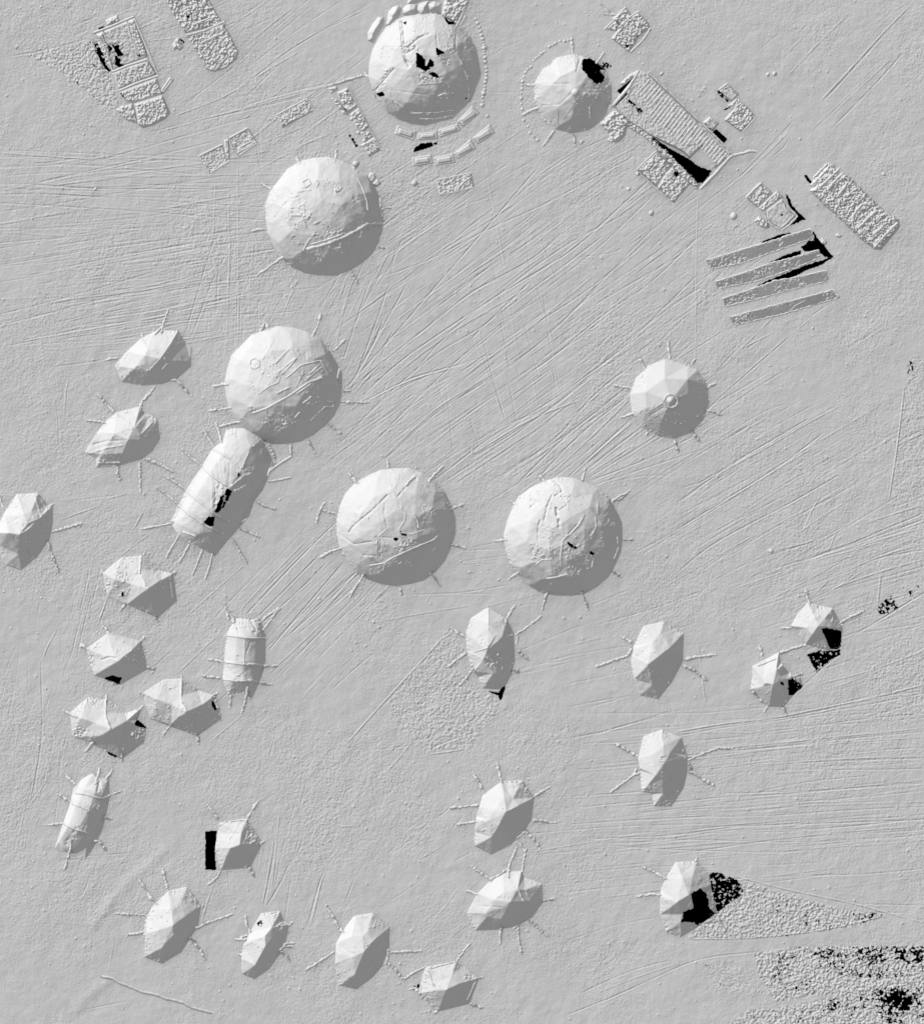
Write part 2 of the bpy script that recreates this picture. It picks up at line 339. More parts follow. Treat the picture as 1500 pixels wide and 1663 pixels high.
TR = [
 (z1, .35, [(0,505),(240,522),(490,541)]), (z1, -.3, [(490,541),(840,440),(1200,335),(1290,320)]), (z1, -.25, [(520,550),(960,535)]),
 (z1, -.35, [(170,652),(400,600),(640,550),(1040,450)]), (z1, -.3, [(170,655),(380,610),(560,580),(960,610)]),
 (z1, -.4, [(180,662),(480,682),(1110,682)]), (z1, -.3, [(0,655),(170,655),(300,672),(460,676)]), (z1, -.3, [(30,712),(100,690),(200,705),(350,710),(760,740),(1290,770)]),
 (z1, -.32, [(0,750),(300,765),(600,785),(1000,815),(1290,832)]), (z1, .3, [(0,690),(160,665),(220,640)]),
 (z1, -.35, [(0,1052),(200,1018),(480,972),(720,945),(900,915),(1130,890)]), (z1, .25, [(0,1035),(200,1003),(480,958),(720,930)]), (z1, -.22, [(380,887),(800,865),(1150,850)]),
 (z1, -.3, [(440,1062),(820,1000),(1040,950),(1330,930)]), (z1, -.3, [(0,1292),(220,1240),(600,1130),(900,1040),(1100,1000)]),
 (z1, -.25, [(380,1240),(700,1170),(900,1120),(1060,1060)]), (z1, -.25, [(330,1330),(600,1270),(830,1200),(1150,1150)]),
 (z1, -.25, [(0,1345),(220,1290),(400,1240),(650,1190)]), (z1, -.28, [(460,1312),(780,1270),(1000,1205),(1320,1190)]), (z1, -.3, [(300,1412),(600,1370),(800,1330),(1250,1290)]),
 (z1, -.4, [(900,1400),(960,1200),(1040,940)]), (z1, -.4, [(935,1400),(980,1290),(1050,1080),(1140,950)]), (z1, .25, [(1112,680),(1120,1060),(1105,1420)]),
 (z1, .25, [(1160,540),(1160,960),(1165,1330)]), (z1, .25, [(1050,640),(1040,940)]), (z1, .2, [(1240,880),(1220,1100),(1215,1300)]),
 (z1, -.3, [(900,272),(1000,190),(1130,100),(1230,0)]), (z1, .35, [(850,325),(1100,235),(1230,150),(1330,80),(1480,0)]), (z1, .4, [(780,400),(960,350),(1260,270),(1500,208)]),
 (z1, -.35, [(740,405),(980,345),(1200,300),(1500,222)]), (z1, -.2, [(1270,560),(1262,340)]), (z1, -.35, [(0,42),(160,20),(280,-5),(440,-55)]), (z1, .25, [(1262,462),(1500,370)]),
 (z1, .25, [(1200,620),(1350,530),(1500,460)]), (z1, -.5, [(320,120),(450,240),(530,297),(575,292),(670,350),(720,395)]),
 (z1, -.25, [(1020,1140),(1200,1120),(1290,1110)]), (z1, -.25, [(1050,1290),(1300,1290),(1500,1270)]), (z1, -.2, [(0,1400),(300,1330),(640,1230),(900,1160)]),
 (z1, -.22, [(1400,1150),(1330,1300),(1270,1400)]), (z1, .25, [(1460,1100),(1370,1310)]), (z1, -.2, [(1250,500),(1290,640)]), (z1, -.22, [(0,580),(300,560),(600,580)]), (z1, -.2, [(0,620),(250,600),(420,600)]),
 (z2, -.6, [(95,905),(150,760),(225,540)]), (z2, -.5, [(70,940),(160,800),(215,650)]), (z2, .3, [(0,665),(60,500)]), (z2, .35, [(15,780),(60,560),(90,500)]), (z2, -.4, [(40,850),(90,700),(150,520)]),
 (z2, -.5, [(75,935),(150,800),(235,650),(300,530)]), (z2, -.5, [(60,945),(160,835),(290,690),(420,535),(600,330),(830,60)]),
 (z2, .5, [(90,970),(220,820),(340,740)]), (z2, -.55, [(110,930),(250,800),(330,750),(560,560),(830,420),(930,320)]),
 (z2, -.55, [(130,975),(260,850),(480,700),(660,580),(980,390),(1280,110)]), (z2, -.45, [(140,1000),(320,905),(540,850)]), (z2, .35, [(150,1000),(300,920),(480,870)]),
 (z2, -.35, [(200,500),(400,430),(620,310),(830,220),(1000,130),(1240,0)]), (z2, -.22, [(230,300),(420,190)]), (z2, -.25, [(270,360),(560,190),(660,170)]),
 (z2, -.4, [(330,885),(470,720),(640,600),(840,440),(1010,330),(1200,240)]), (z2, .35, [(300,860),(470,730),(620,640),(800,540)]),
 (z2, -.4, [(100,1100),(240,960),(430,800),(600,710),(740,600),(960,440),(1100,330)]), (z2, -.25, [(0,1205),(240,965),(500,850),(760,640)]),
 (z2, -.32, [(90,1255),(330,1005),(560,790),(800,600),(1060,400),(1300,170)]), (z2, -.35, [(215,1240),(430,1040),(700,880),(900,720),(1060,550),(1290,310),(1400,230)]), (z2, .35, [(215,1225),(420,1030),(690,870),(890,720)]),
 (z2, -.3, [(300,1240),(560,1050),(780,890),(1100,640),(1480,340)]), (z2, -.5, [(780,900),(890,830),(1100,650),(1300,520),(1480,340)]), (z2, -.35, [(640,900),(880,730),(1080,540)]),
 (z2, -.45, [(840,680),(1000,580),(1180,440),(1300,330)]), (z2, -.4, [(420,1320),(640,1150),(880,1010),(1180,790),(1490,480)]), (z2, -.4, [(440,1340),(700,1170),(980,960),(1200,750),(1400,600),(1500,540)]),
 (z2, -.35, [(560,1240),(800,1090),(940,1000),(1160,800)]), (z2, .5, [(560,1225),(800,1075),(1000,1000)]), (z2, -.55, [(700,1290),(900,1170),(1070,960),(1200,870)]), (z2, -.6, [(760,1330),(950,1140),(1180,960)]),
 (z2, -.55, [(820,1330),(1000,1140),(1200,980)]), (z2, .5, [(900,1290),(1090,1110),(1210,990)]), (z2, -.6, [(960,1310),(1110,1170),(1230,1060)]), (z2, .55, [(975,1300),(1130,1160),(1240,1070)]),
 (z2, -.55, [(1010,1300),(1160,1180),(1270,1100)]), (z2, -.5, [(1040,1315),(1230,1200),(1330,1135)]), (z2, .4, [(1040,1300),(1220,1180)]), (z2, -.45, [(1050,1325),(1280,1240),(1500,1130)]), (z2, -.35, [(1060,1345),(1500,1200)]),
 (z2, -.25, [(1100,1340),(1270,1300),(1380,1310)]), (z2, -.3, [(620,1340),(780,1250),(920,1160),(1080,1040)]), (z2, .28, [(500,1330),(760,1160),(1000,980)]), (z2, -.3, [(340,1320),(520,1200),(700,1100),(860,1040)]),
 (z2, .3, [(622,60),(640,160),(690,400),(702,480)]), (z2, .28, [(570,745),(640,920),(700,1090)]), (z2, -.35, [(600,715),(650,910),(700,1080)]), (z2, -.32, [(706,880),(750,1100)]), (z2, .25, [(870,220),(895,330)]),
 (z2, -.25, [(850,540),(905,940)]), (z2, .25, [(880,780),(925,1000)]), (z2, -.18, [(460,930),(490,1225)]), (z2, -.5, [(572,742),(600,712),(800,520)]), (z2, -.2, [(670,620),(720,880)]), (z2, -.18, [(780,300),(800,480)]),
 (z2, .2, [(800,850),(850,1110)]), (z2, .18, [(700,540),(760,840)]), (z2, .22, [(1030,840),(1200,850)]), (z2, .24, [(1482,160),(1475,440),(1472,840)]), (z2, -.2, [(480,860),(600,830),(700,800)]), (z2, -.2, [(260,360),(230,520)]),
 (z2, -.25, [(300,300),(220,500),(160,560)]), (z2, -.22, [(560,560),(700,500),(900,380)]), (z2, -.22, [(640,700),(830,600),(1000,480)]), (z2, -.25, [(960,880),(1180,690),(1360,610)]), (z2, -.2, [(1000,420),(1180,400),(1300,300)]),
 (z3, -.9, [(60,425),(160,320),(300,170),(470,0),(520,-40)]), (z3, -.6, [(110,440),(250,300),(400,150)]), (z3, -.7, [(160,600),(260,480),(430,280),(512,185)]), (z3, -.4, [(370,410),(500,290),(610,200)]),
 (z3, -.45, [(130,470),(290,330),(440,180)]), (z3, -.4, [(240,540),(420,380),(540,270)]), (z3, -.35, [(300,520),(420,420),(560,300)]), (z3, .35, [(20,420),(180,240),(330,90)]),
 (z3, .5, [(520,1040),(690,850),(980,535)]), (z3, -.25, [(180,730),(430,490)]), (z3, -.4, [(550,435),(640,350)]), (z3, -.4, [(570,440),(655,360)]), (z3, .3, [(660,465),(860,425),(1100,385)]), (z3, -.3, [(800,335),(1080,327),(1280,290)]),
 (z3, -.25, [(1010,330),(1230,330)]), (z3, -.22, [(1050,130),(1260,120)]), (z3, .2, [(1050,190),(1240,180)]), (z3, .3, [(890,385),(930,320)]), (z3, -.22, [(1090,120),(1250,85)]), (z3, -.25, [(1040,180),(1290,150)]),
 (z4, -.35, [(0,312),(160,280),(420,200)]), (z4, -.25, [(0,180),(130,150),(270,130)]), (z4, -.4, [(100,732),(450,715),(700,680),(1060,665),(1500,650)]), (z4, -.3, [(190,730),(600,735),(900,745),(1100,740)]),
 (z4, -.35, [(300,622),(500,600),(680,585)]), (z4, -.3, [(0,670),(300,650),(500,640)]), (z4, -.35, [(480,640),(900,632),(1230,606),(1500,595)]), (z4, .4, [(450,285),(680,240),(820,235),(1050,185),(1300,140),(1500,80)]), (z4, -.4, [(470,296),(700,255),(900,235),(1100,195),(1300,160),(1500,120)]),
 (z4, .35, [(640,350),(950,322),(1150,300),(1500,265)]), (z4, -.35, [(700,362),(960,335),(1180,310),(1500,280)]), (z4, -.3, [(650,540),(1000,530),(1300,510),(1500,490)]), (z4, -.3, [(960,410),(1250,400),(1500,392)]), (z4, -.3, [(1000,440),(1300,440),(1500,435)]),
 (z4, -.3, [(1100,520),(1300,495),(1500,500)]), (z4, -.3, [(200,760),(500,780),(650,782),(850,790),(1000,780)]), (z4, -.35, [(600,775),(720,755)]), (z4, -.35, [(1020,886),(1250,880),(1500,855)]), (z4, .45, [(700,885),(900,940),(1200,1000),(1500,1085)]),
 (z4, -.35, [(1230,1005),(1500,1010)]), (z4, -.3, [(1250,1040),(1430,1040)]), (z4, .4, [(500,1152),(700,1152),(860,1140),(1100,1110),(1330,1055)]), (z4, -.4, [(0,1470),(220,1385),(440,1280),(560,1228),(800,1205)]),
 (z4, -.4, [(60,1380),(200,1310),(300,1270),(440,1240)]), (z4, .3, [(140,1370),(350,1290),(450,1260)]), (z4, -.3, [(0,835),(60,790)]), (z4, .3, [(550,-100),(580,150)]), (z4, -.2, [(0,1160),(200,1090),(380,1060)]), (z4, -.25, [(920,200),(1100,175),(1280,130)]), (z4, -.25, [(900,690),(1060,655),(1400,640)]),
 (z4, -.25, [(740,130),(720,80)]), (z4, -.18, [(0,960),(180,930)]), (z4, -.2, [(560,520),(760,440)]), (z4, .2, [(1040,100),(1100,0)]), (z4, -.25, [(300,600),(600,560),(900,540)]), (z4, .22, [(700,610),(1000,590),(1500,575)]), (z4, -.25, [(1000,-60),(1250,-150),(1500,-260)]), (z4, .3, [(1060,80),(1260,30),(1500,-60)]),
 (z5, -.5, [(0,1075),(150,970),(250,890),(500,745),(680,640)]), (z5, .35, [(120,975),(260,900),(500,770),(690,650),(850,570)]), (z5, -.35, [(0,1005),(120,970),(240,900)]), (z5, -.5, [(0,1215),(250,1060),(540,880),(760,710)]), (z5, .3, [(120,1130),(300,1040),(520,900),(700,790)]),
 (z5, -.55, [(0,1440),(140,1310),(440,1150),(620,1062),(830,935)]), (z5, -.35, [(100,660),(180,560),(420,350),(560,230),(700,90),(790,40)]), (z5, .45, [(200,540),(430,335),(580,210),(700,105)]), (z5, .25, [(860,270),(980,200),(1070,140)]), (z5, -.2, [(880,280),(1080,150)]),
 (z5, -.22, [(200,760),(470,580),(560,560)]), (z5, -.22, [(0,890),(220,760),(470,620)]), (z5, -.25, [(0,1145),(120,1080),(270,1000)]), (z5, -.25, [(160,1500),(240,1440),(480,1345),(720,1280),(880,1190)]), (z5, .35, [(500,1325),(560,1305),(680,1290),(720,1270)]),
 (z5, .5, [(650,1225),(700,1110),(740,1040)]), (z5, .4, [(780,1335),(820,1225)]), (z5, .25, [(850,1160),(890,1070)]), (z5, .8, [(1095,1060),(1140,790),(1175,480)]), (z5, -.4, [(1190,440),(1222,310)]), (z5, -.6, [(1145,758),(1279,695)]), (z5, .6, [(1145,772),(1279,712)]),
 (z5, -.4, [(1080,1110),(1180,1080),(1279,1040)]), (z5, .4, [(980,1180),(1100,1140),(1279,1085)]), (z5, -.5, [(880,1300),(1080,1210),(1279,1130)]), (z5, .5, [(900,1320),(1000,1280),(1279,1205)]), (z5, -.5, [(720,1350),(860,1310),(1060,1240),(1279,1165)]), (z5, .5, [(860,1440),(1050,1350),(1279,1290)]), (z5, -.4, [(870,1440),(1000,1370),(1279,1320)]),
 (z5, .5, [(780,1530),(940,1470),(1060,1430),(1279,1370)]), (z5, .5, [(1040,1600),(1055,1450)]), (z5, -.5, [(1060,1680),(1140,1620),(1279,1550),(1400,1480)]), (z5, .4, [(700,1560),(780,1480)]), (z5, -.2, [(0,1590),(100,1565),(180,1480)]), (z5, .3, [(320,280),(500,190)]),
 (z5, .25, [(1190,440),(1279,400)]), (z5, .25, [(1010,640),(1040,560)]), (z5, .2, [(560,1350),(600,1290)]), (z5, -.2, [(1050,290),(1170,230)]), (z5, -.18, [(0,780),(130,690),(200,640)]), (z5, -.2, [(0,1500),(60,1560)]),
 (z6, -.35, [(0,1445),(260,1170),(440,980)]), (z6, .3, [(0,1425),(260,1155)]), (z6, .5, [(660,820),(900,560),(1140,290),(1280,150),(1380,50)]), (z6, -.4, [(700,800),(900,590),(1160,300)]), (z6, -.45, [(740,1050),(860,930),(1000,800),(1150,640),(1330,430)]),
 (z6, .25, [(1230,110),(1380,0)]), (z6, -.22, [(1100,230),(1200,120)]), (z6, -.3, [(240,1300),(360,1200),(400,1130)]), (z6, .2, [(1100,1600),(1180,1500)]), (z6, .2, [(1380,450),(1500,330)]), (z6, -.2, [(380,1420),(500,1250)]),
 (z7, -.35, [(330,35),(480,30),(660,15)]), (z7, -.35, [(1285,275),(1310,170),(1345,-60)]), (z7, .35, [(1275,280),(1300,160),(1335,-40)]), (z7, -.45, [(1300,275),(1340,205),(1400,110)]), (z7, .5, [(985,350),(1010,260),(1040,165)]), (z7, -.3, [(395,240),(450,110)]), (z7, -.2, [(690,160),(720,110)]),
 (z7, -.3, [(410,780),(560,750),(620,740)]), (z7, .2, [(530,600),(560,420)]), (z7, -.2, [(440,560),(460,400)]), (z7, .3, [(1000,470),(1010,540)]), (z7, -.2, [(1100,0),(1120,200)]),
 (z8, .3, [(0,1160),(20,960),(40,800),(60,560)]), (z8, -.3, [(20,1160),(60,900),(110,700),(160,530)]), (z8, -.35, [(0,1180),(90,1010),(140,900)]), (z8, -.5, [(255,1330),(330,1040),(372,950)]), (z8, .5, [(275,1330),(320,1150),(350,1010)]), (z8, -.35, [(480,1245),(560,1040)]),
 (z8, -.3, [(190,870),(232,680)]), (z8, .4, [(440,680),(600,670)]), (z8, -.3, [(700,160),(940,130)]), (z8, -.5, [(1060,160),(1250,70),(1440,30)]), (z8, .5, [(1060,190),(1200,170),(1340,145)]), (z8, -.25, [(1230,920),(1350,850),(1430,850)]),
 (z9, -.35, [(215,260),(235,140)]), (z9, -.4, [(245,480),(240,640),(252,760),(255,900),(230,1070),(200,1230),(180,1330)]), (z9, .45, [(245,490),(280,400),(335,300)]), (z9, .45, [(270,1185),(220,1270),(160,1350)]), (z9, -.3, [(258,790),(310,650)]), (z9, .25, [(285,1000),(270,1190)]),
 (z9, -.3, [(150,1480),(130,1600)]), (z9, -.25, [(375,560),(430,420),(455,300)]), (z9, .3, [(195,1460),(250,1370)]), (z9, -.15, [(165,500),(170,700)]), (z9, -.15, [(30,900),(90,640),(120,400)]), (z9, .2, [(340,1060),(400,880)]),
 ((0, 780, 4.6875), .4, [(440,310),(600,250),(760,195)]), ((0, 780, 4.6875), .35, [(770,160),(900,120),(990,100)]), ((0, 780, 4.6875), -.22, [(560,160),(760,130),(900,115)]), ((0, 780, 4.6875), -.3, [(610,1010),(680,720),(740,400),(755,290)]),
 ((0, 780, 4.6875), .3, [(650,900),(690,700),(720,520),(760,260)]), ((0, 780, 4.6875), .45, [(745,1110),(790,980),(820,890)]), ((0, 780, 4.6875), .6, [(1015,378),(1050,320),(1090,240)]), ((0, 780, 4.6875), -.35, [(690,990),(740,800),(770,660)]), ((0, 780, 4.6875), .5, [(1065,0),(1070,90)]), ((0, 780, 4.6875), -.3, [(200,540),(330,240),(360,120)]),
 ((0, 560, 5.769), .4, [(600,670),(620,420),(650,290)]), ((0, 560, 5.769), -.35, [(530,530),(552,650),(555,940)]), ((0, 560, 5.769), -.35, [(500,210),(700,185),(900,165),(1090,115)]), ((0, 560, 5.769), -.3, [(900,70),(1050,50),(1160,50)]), ((0, 560, 5.769), -.2, [(1000,460),(1150,500)]),
 ((80, 980, 3.947), .35, [(310,140),(340,60),(370,-20)]), ((80, 980, 3.947), -.2, [(150,300),(200,100),(240,-40)]), ((80, 980, 3.947), .3, [(1030,890),(1180,760),(1270,690)]), ((80, 980, 3.947), .2, [(440,140),(470,60)]), ((80, 980, 3.947), -.2, [(250,150),(290,0)]),
 ((800, 0, 3.125), -.3, [(40,1070),(300,840),(520,720),(700,660)]), ((800, 0, 3.125), .25, [(330,960),(500,860),(740,740)]), ((800, 0, 3.125), -.25, [(280,890),(450,810),(620,720)]), ((800, 0, 3.125), -.25, [(1000,1090),(1300,860),(1500,650)]), ((800, 0, 3.125), .25, [(1160,980),(1330,840),(1500,670)]),
 ((800, 0, 3.125), -.15, [(0,470),(140,470)]), ((800, 0, 3.125), -.3, [(900,1090),(1060,980)]), ((800, 0, 3.125), -.2, [(0,280),(60,240),(160,200)]), ((800, 0, 3.125), .2, [(640,1090),(900,900)]),
 ((400, 0, 3.571), -.22, [(0,490),(160,350),(420,185),(700,60)]), ((400, 0, 3.571), -.3, [(0,610),(260,530),(500,480)]), ((400, 0, 3.571), .3, [(0,620),(250,545),(540,490),(690,430)]), ((400, 0, 3.571), -.25, [(0,400),(300,170),(560,0)]), ((400, 0, 3.571), .22, [(0,480),(120,380),(300,240),(480,160)]),
 ((400, 0, 3.571), -.2, [(0,310),(200,140),(360,0)]), ((400, 0, 3.571), -.2, [(0,80),(110,0)]), ((400, 0, 3.571), .35, [(210,890),(350,830),(480,775)]), ((400, 0, 3.571), .2, [(70,830),(200,740)]), ((400, 0, 3.571), -.2, [(60,830),(90,1060)]), ((400, 0, 3.571), .25, [(1380,900),(1420,1070)]),
 ((960, 960, 4.376), -.3, [(0,100),(200,20),(270,-10)]), ((960, 960, 4.376), -.3, [(40,240),(400,140),(600,70),(780,0)]), ((960, 960, 4.376), -.3, [(600,270),(760,220)]), ((960, 960, 4.376), .25, [(540,200),(600,150)]), ((960, 960, 4.376), -.25, [(720,385),(900,350)]),
 ((960, 960, 4.376), .3, [(780,640),(800,740),(820,800)]), ((960, 960, 4.376), -.35, [(0,820),(150,780),(270,740)]), ((960, 960, 4.376), -.35, [(0,1030),(200,960),(500,890)]), ((960, 960, 4.376), .4, [(600,1000),(780,970),(980,935)]),
 ((1180, 930, 4.6875), -.35, [(0,1160),(450,1100),(700,1060),(1100,950),(1500,900)]), ((1180, 930, 4.6875), .35, [(500,1080),(760,1020),(1100,960),(1280,900),(1500,860)]), ((1180, 930, 4.6875), -.4, [(490,945),(600,850),(690,750),(860,620)]), ((1180, 930, 4.6875), -.3, [(1060,1100),(1500,980)]),
 ((1180, 930, 4.6875), -.5, [(960,480),(1180,350),(1380,230),(1500,150)]), ((1180, 930, 4.6875), .45, [(1145,250),(1165,20)]), ((1180, 930, 4.6875), -.25, [(1000,460),(1300,420),(1500,380)]),
]
for k, (z, h, p) in enumerate(TR): addline(Z(z, p), h=h * 1.75, wd=.88, wob=.5, seed=k)
rr = random.Random(5)
FAM = [((0, 200, 440, 560), 7, 6, 40, (160, 420)), ((0, 250, 420, 330), -1, 3, 22, (150, 400)), ((0, 380, 420, 560), 11, 3, 26, (150, 400)), ((620, 350, 1120, 640), 36, 4, 60, (150, 420)), ((560, 620, 1000, 780), 36, 5, 40, (80, 220)), ((1000, 1150, 1500, 1440), 5, 3, 46, (200, 500)), ((1250, 860, 1500, 1020), 18, 3, 26, (80, 260)), ((1050, 700, 1350, 900), 31, 3, 22, (120, 300)), ((400, 900, 620, 1060), 45, 3, 20, (60, 200)), ((100, 480, 400, 560), 10, 4, 20, (60, 200)), ((560, 260, 900, 460), 34, 5, 22, (100, 260)), ((500, 440, 620, 600), 62, 6, 16, (60, 140)),
   # fainter ruts: centre box, angle, spread, count, length
 ((600, 300, 1150, 760), 37, 7, 90, (60, 260)), ((30, 250, 420, 560), 9, 5, 46, (60, 240)), ((0, 330, 400, 420), -3, 3, 8, (100, 260)), ((1000, 1190, 1500, 1420), 5, 4, 60, (60, 260)),
 ((1100, 640, 1420, 980), 31, 5, 40, (50, 220)), ((380, 20, 640, 240), 37, 6, 26, (50, 170)), ((230, 900, 640, 1120), 45, 5, 30, (40, 160)), ((1300, 880, 1500, 1200), 17, 5, 34, (40, 150)),
 ((0, 940, 140, 1400), 78, 8, 22, (40, 120)), ((560, 1180, 800, 1560), 40, 12, 24, (20, 80)), ((1080, 280, 1240, 600), 42, 5, 18, (40, 120)), ((0, 0, 500, 60), 24, 8, 14, (40, 120)),
 ((900, 240, 1100, 340), 36, 5, 12, (60, 150)), ((140, 800, 240, 900), 20, 20, 6, (30, 70)), ((400, 440, 640, 640), 66, 9, 18, (30, 110)), ((1240, 0, 1500, 200), 45, 6, 12, (40, 140)), ((800, 960, 1050, 1120), 14, 5, 14, (50, 150)), ((420, 1200, 520, 1480), 78, 5, 8, (60, 140)),
 ((330, 430, 420, 560), 88, 5, 12, (40, 120)), ((620, 420, 940, 760), -72, 6, 16, (30, 140))]
for (bx, an, sp, n, ln) in FAM:
    for _ in range(n):
        x = rr.uniform(bx[0], bx[2]); y = rr.uniform(bx[1], bx[3]); a = math.radians(an + rr.gauss(0, sp * .5)); L = rr.uniform(*ln) / 2
        bend = rr.uniform(-.04, .04) * L
        dx, dy = math.cos(a) * L, -math.sin(a) * L
        addline([(x - dx, y - dy), (x + bend, y + bend), (x + dx, y + dy)], h=rr.choice((-1, -1, 1)) * rr.uniform(.14, .5), wd=rr.uniform(.7, 1.0), seed=rr.randint(0, 9999))
# broad swales
for pts, wd, h in [(Z(z7, [(460,360),(590,190),(740,60),(800,10)]), 9, 1.0), (Z(z7, [(380,770),(420,720),(520,650)]), 9, .9), (Z(z7, [(280,50),(420,50),(640,25)]), 5, -.35), (Z(z7, [(400,800),(540,760)]), 5, -.35)]:
    x0, y0, x1, y1 = 60, 1330, 340, 1663
    sl = (slice(int((y0 + 40) / ST), int((y1 + 40) / ST)), slice(int((x0 + 40) / ST), int((x1 + 40) / ST)))
    G[sl] += lineheight(GX[sl], GY[sl], pts, wd, h)
# the rough, pebbly snow patches
def rough(poly, amp, sc=3.2, f=5, aniso=None):
    P = np.array(poly); x0, y0 = P.min(0)[:2] - 8; x1, y1 = P.max(0)[:2] + 8
    j0, j1 = max(0, int((y0 + 40) / ST)), max(0, int((y1 + 40) / ST)); i0, i1 = max(0, int((x0 + 40) / ST)), max(0, int((x1 + 40) / ST))
    X = GX[j0:j1, i0:i1]; Y = GY[j0:j1, i0:i1]
    if X.size == 0: return
    m = soft(X, Y, poly, f)
    G[j0:j1, i0:i1] += m * amp * 1.5 * (.75 * vn(X, Y, sc * .85, 21) + .75 * vn(X, Y, sc * .5, 22) + .4 * np.abs(vn(X, Y, sc * 1.5, 23)))
rough(Z((0, 0, 3.571), [(150,315),(540,240),(640,420),(690,620),(620,630),(560,590),(450,490),(320,400)]), .72, 3.2)
rough(Z((0, 0, 3.571), [(120,320),(560,580),(700,640),(640,720),(420,520),(200,400)]), .22, 3.0, 10)
rough(Z((600, 960, 5), [(660,280),(780,480),(700,620),(880,780),(1040,880),(1060,960),(940,1130),(800,1270),(460,1310),(180,1040),(120,900)]), .42, 3.3)
rough(Z((600, 960, 5), [(450,1150),(880,900),(1030,960),(880,1260),(480,1310)]), .25, 3.0)
rough(Z((1020, 1360, 3.125), [(590,220),(800,290),(1100,370),(1290,395),(1220,430),(1000,475),(740,505),(500,515),(310,510),(420,380),(580,290)]), .85, 3.3, 3)
rough(Z((1020, 1360, 3.125), [(640,590),(870,555),(1500,550),(1600,700),(1500,750),(1200,780),(1100,790),(960,800),(740,830),(660,700)]), 1.0, 3.5, 6)
rough(Z((1020, 1360, 3.125), [(860,850),(1240,760),(1560,740),(1600,1000),(480,980),(600,880)]), .95, 3.5, 10)
rough(Z((1020, 1360, 3.125), [(360,640),(600,620),(700,800),(440,780)]), .3, 3.2, 10)
rough(Z(z5, [(1175,500),(1220,300),(1279,330),(1400,300),(1400,1040),(1100,1110),(1140,790)]), .34, 2.6, 4)
rough(Z(z5, [(1000,1150),(1400,1000),(1400,1400),(1040,1430),(700,1600),(800,1480)]), .18, 2.8, 12)
rough(Z((1180, 930, 4.6875), [(900,250),(1140,80),(1150,260),(1060,400),(950,460)]), .24, 2.6, 8)
rough(Z((1180, 930, 4.6875), [(1020,760),(1500,560),(1560,1150),(1060,1120),(1100,960)]), .3, 3.0, 10)
rough(Z((1180, 930, 4.6875), [(1000,640),(1500,400),(1560,1000),(1060,880)]), .2, 2.6, 10)
rough(Z((400, 0, 3.571), [(300,870),(480,860),(520,910),(310,930)]), .3, 3.0, 6)
rough([(0, 0), (130, 0), (150, 60), (60, 90), (0, 90)], .15, 3.0, 20)
rough([(1400, 0), (1540, 0), (1540, 130), (1460, 120)], .16, 2.8, 20)
rough([(250, 1270), (250, 1240), (700, 1180), (700, 1380), (560, 1420), (480, 1370)], .14, 3.0, 30)
rough([(20, 1310), (40, 1300), (44, 1400), (0, 1400), (0, 1340)], .22, 3.0, 8)
rough([(1180, 1180), (1240, 1130), (1500, 1150), (1500, 1400), (1250, 1420)], .10, 2.6, 30)
# general roughness: fine grain everywhere, streaky and patchy
patch = np.clip(.55 + .7 * vn(GX, GY, 120, 30) + .4 * vn(GX, GY, 45, 31), .15, 1.4)
def streak(an, sc, el, seed):
    a = math.radians(an); u = GX * math.cos(a) - GY * math.sin(a); v = GX * math.sin(a) + GY * math.cos(a)
    return vn(u / el, v, sc, seed)
G += patch * (.16 * vn(GX, GY, 2.7, 32) + .16 * vn(GX, GY, 1.7, 33)) + .09 * vn(GX, GY, 5.5, 34)
wn = np.random.RandomState(3).normal(0, 1, GX.shape)
wn = (wn + np.roll(wn, 1, 0)) * .5; wn = (wn + np.roll(wn, 1, 1)) * .5
G += (.25 + .75 * patch) * .27 * wn
G += patch * .08 * streak(36, 2.4, 4, 35) * np.clip(.6 + vn(GX, GY, 90, 36), 0, 1)
G += .07 * patch * (1 - patch * .3) * streak(-8, 2.4, 5, 38)
G += .34 * vn(GX, GY, 17, 37) + .16 * vn(GX, GY, 8, 47) + .5 * vn(GX, GY, 48, 39) + .8 * vn(GX, GY, 150, 46)
for k in range(900):     # tiny clods, too many and too small to lift out
    x, y = rr.uniform(0, 1500), rr.uniform(0, 1663); r0 = rr.uniform(1.2, 1.9); hh = rr.uniform(.4, 1.3)
    i0, j0 = int((x - 6 + 40) / ST), int((y - 6 + 40) / ST); sl = (slice(j0, j0 + 10), slice(i0, i0 + 10))
    G[sl] += hh * np.exp(-((GX[sl] - x) ** 2 + (GY[sl] - y) ** 2) / r0 ** 2)
G -= G.mean()
fade = np.clip(np.minimum(np.minimum(GX + 40, GX[0, -1] - GX), np.minimum(GY + 40, GY[-1, 0] - GY)) / 20, 0, 1)
G *= fade
def ground_h(X, Y):
    i = np.clip(((X + 40) / ST).astype(int), 0, GX.shape[1] - 2); j = np.clip(((Y + 40) / ST).astype(int), 0, GX.shape[0] - 2)
    return np.maximum(np.maximum(G[j, i], G[j + 1, i + 1]), np.maximum(G[j + 1, i], G[j, i + 1]))
ny, nx = GX.shape
idx = np.arange(nx * ny).reshape(ny, nx)
q = np.stack([idx[:-1, :-1].ravel(), idx[1:, :-1].ravel(), idx[1:, 1:].ravel(), idx[:-1, 1:].ravel()], 1)
V = np.stack([wx(GX.ravel()), wy(GY.ravel()), G.ravel() * S], 1)
xa, xb, ya, yb = wx(gx[0]), wx(gx[-1]), wy(gy[-1]), wy(gy[0]); BIG = 900
ex = [(xa, ya), (xb, ya), (xb, yb), (xa, yb), (-BIG, -BIG), (BIG, -BIG), (BIG, BIG), (-BIG, BIG)]
n0 = len(V); V = np.concatenate([V, np.array([(a, b, 0) for a, b in ex])])
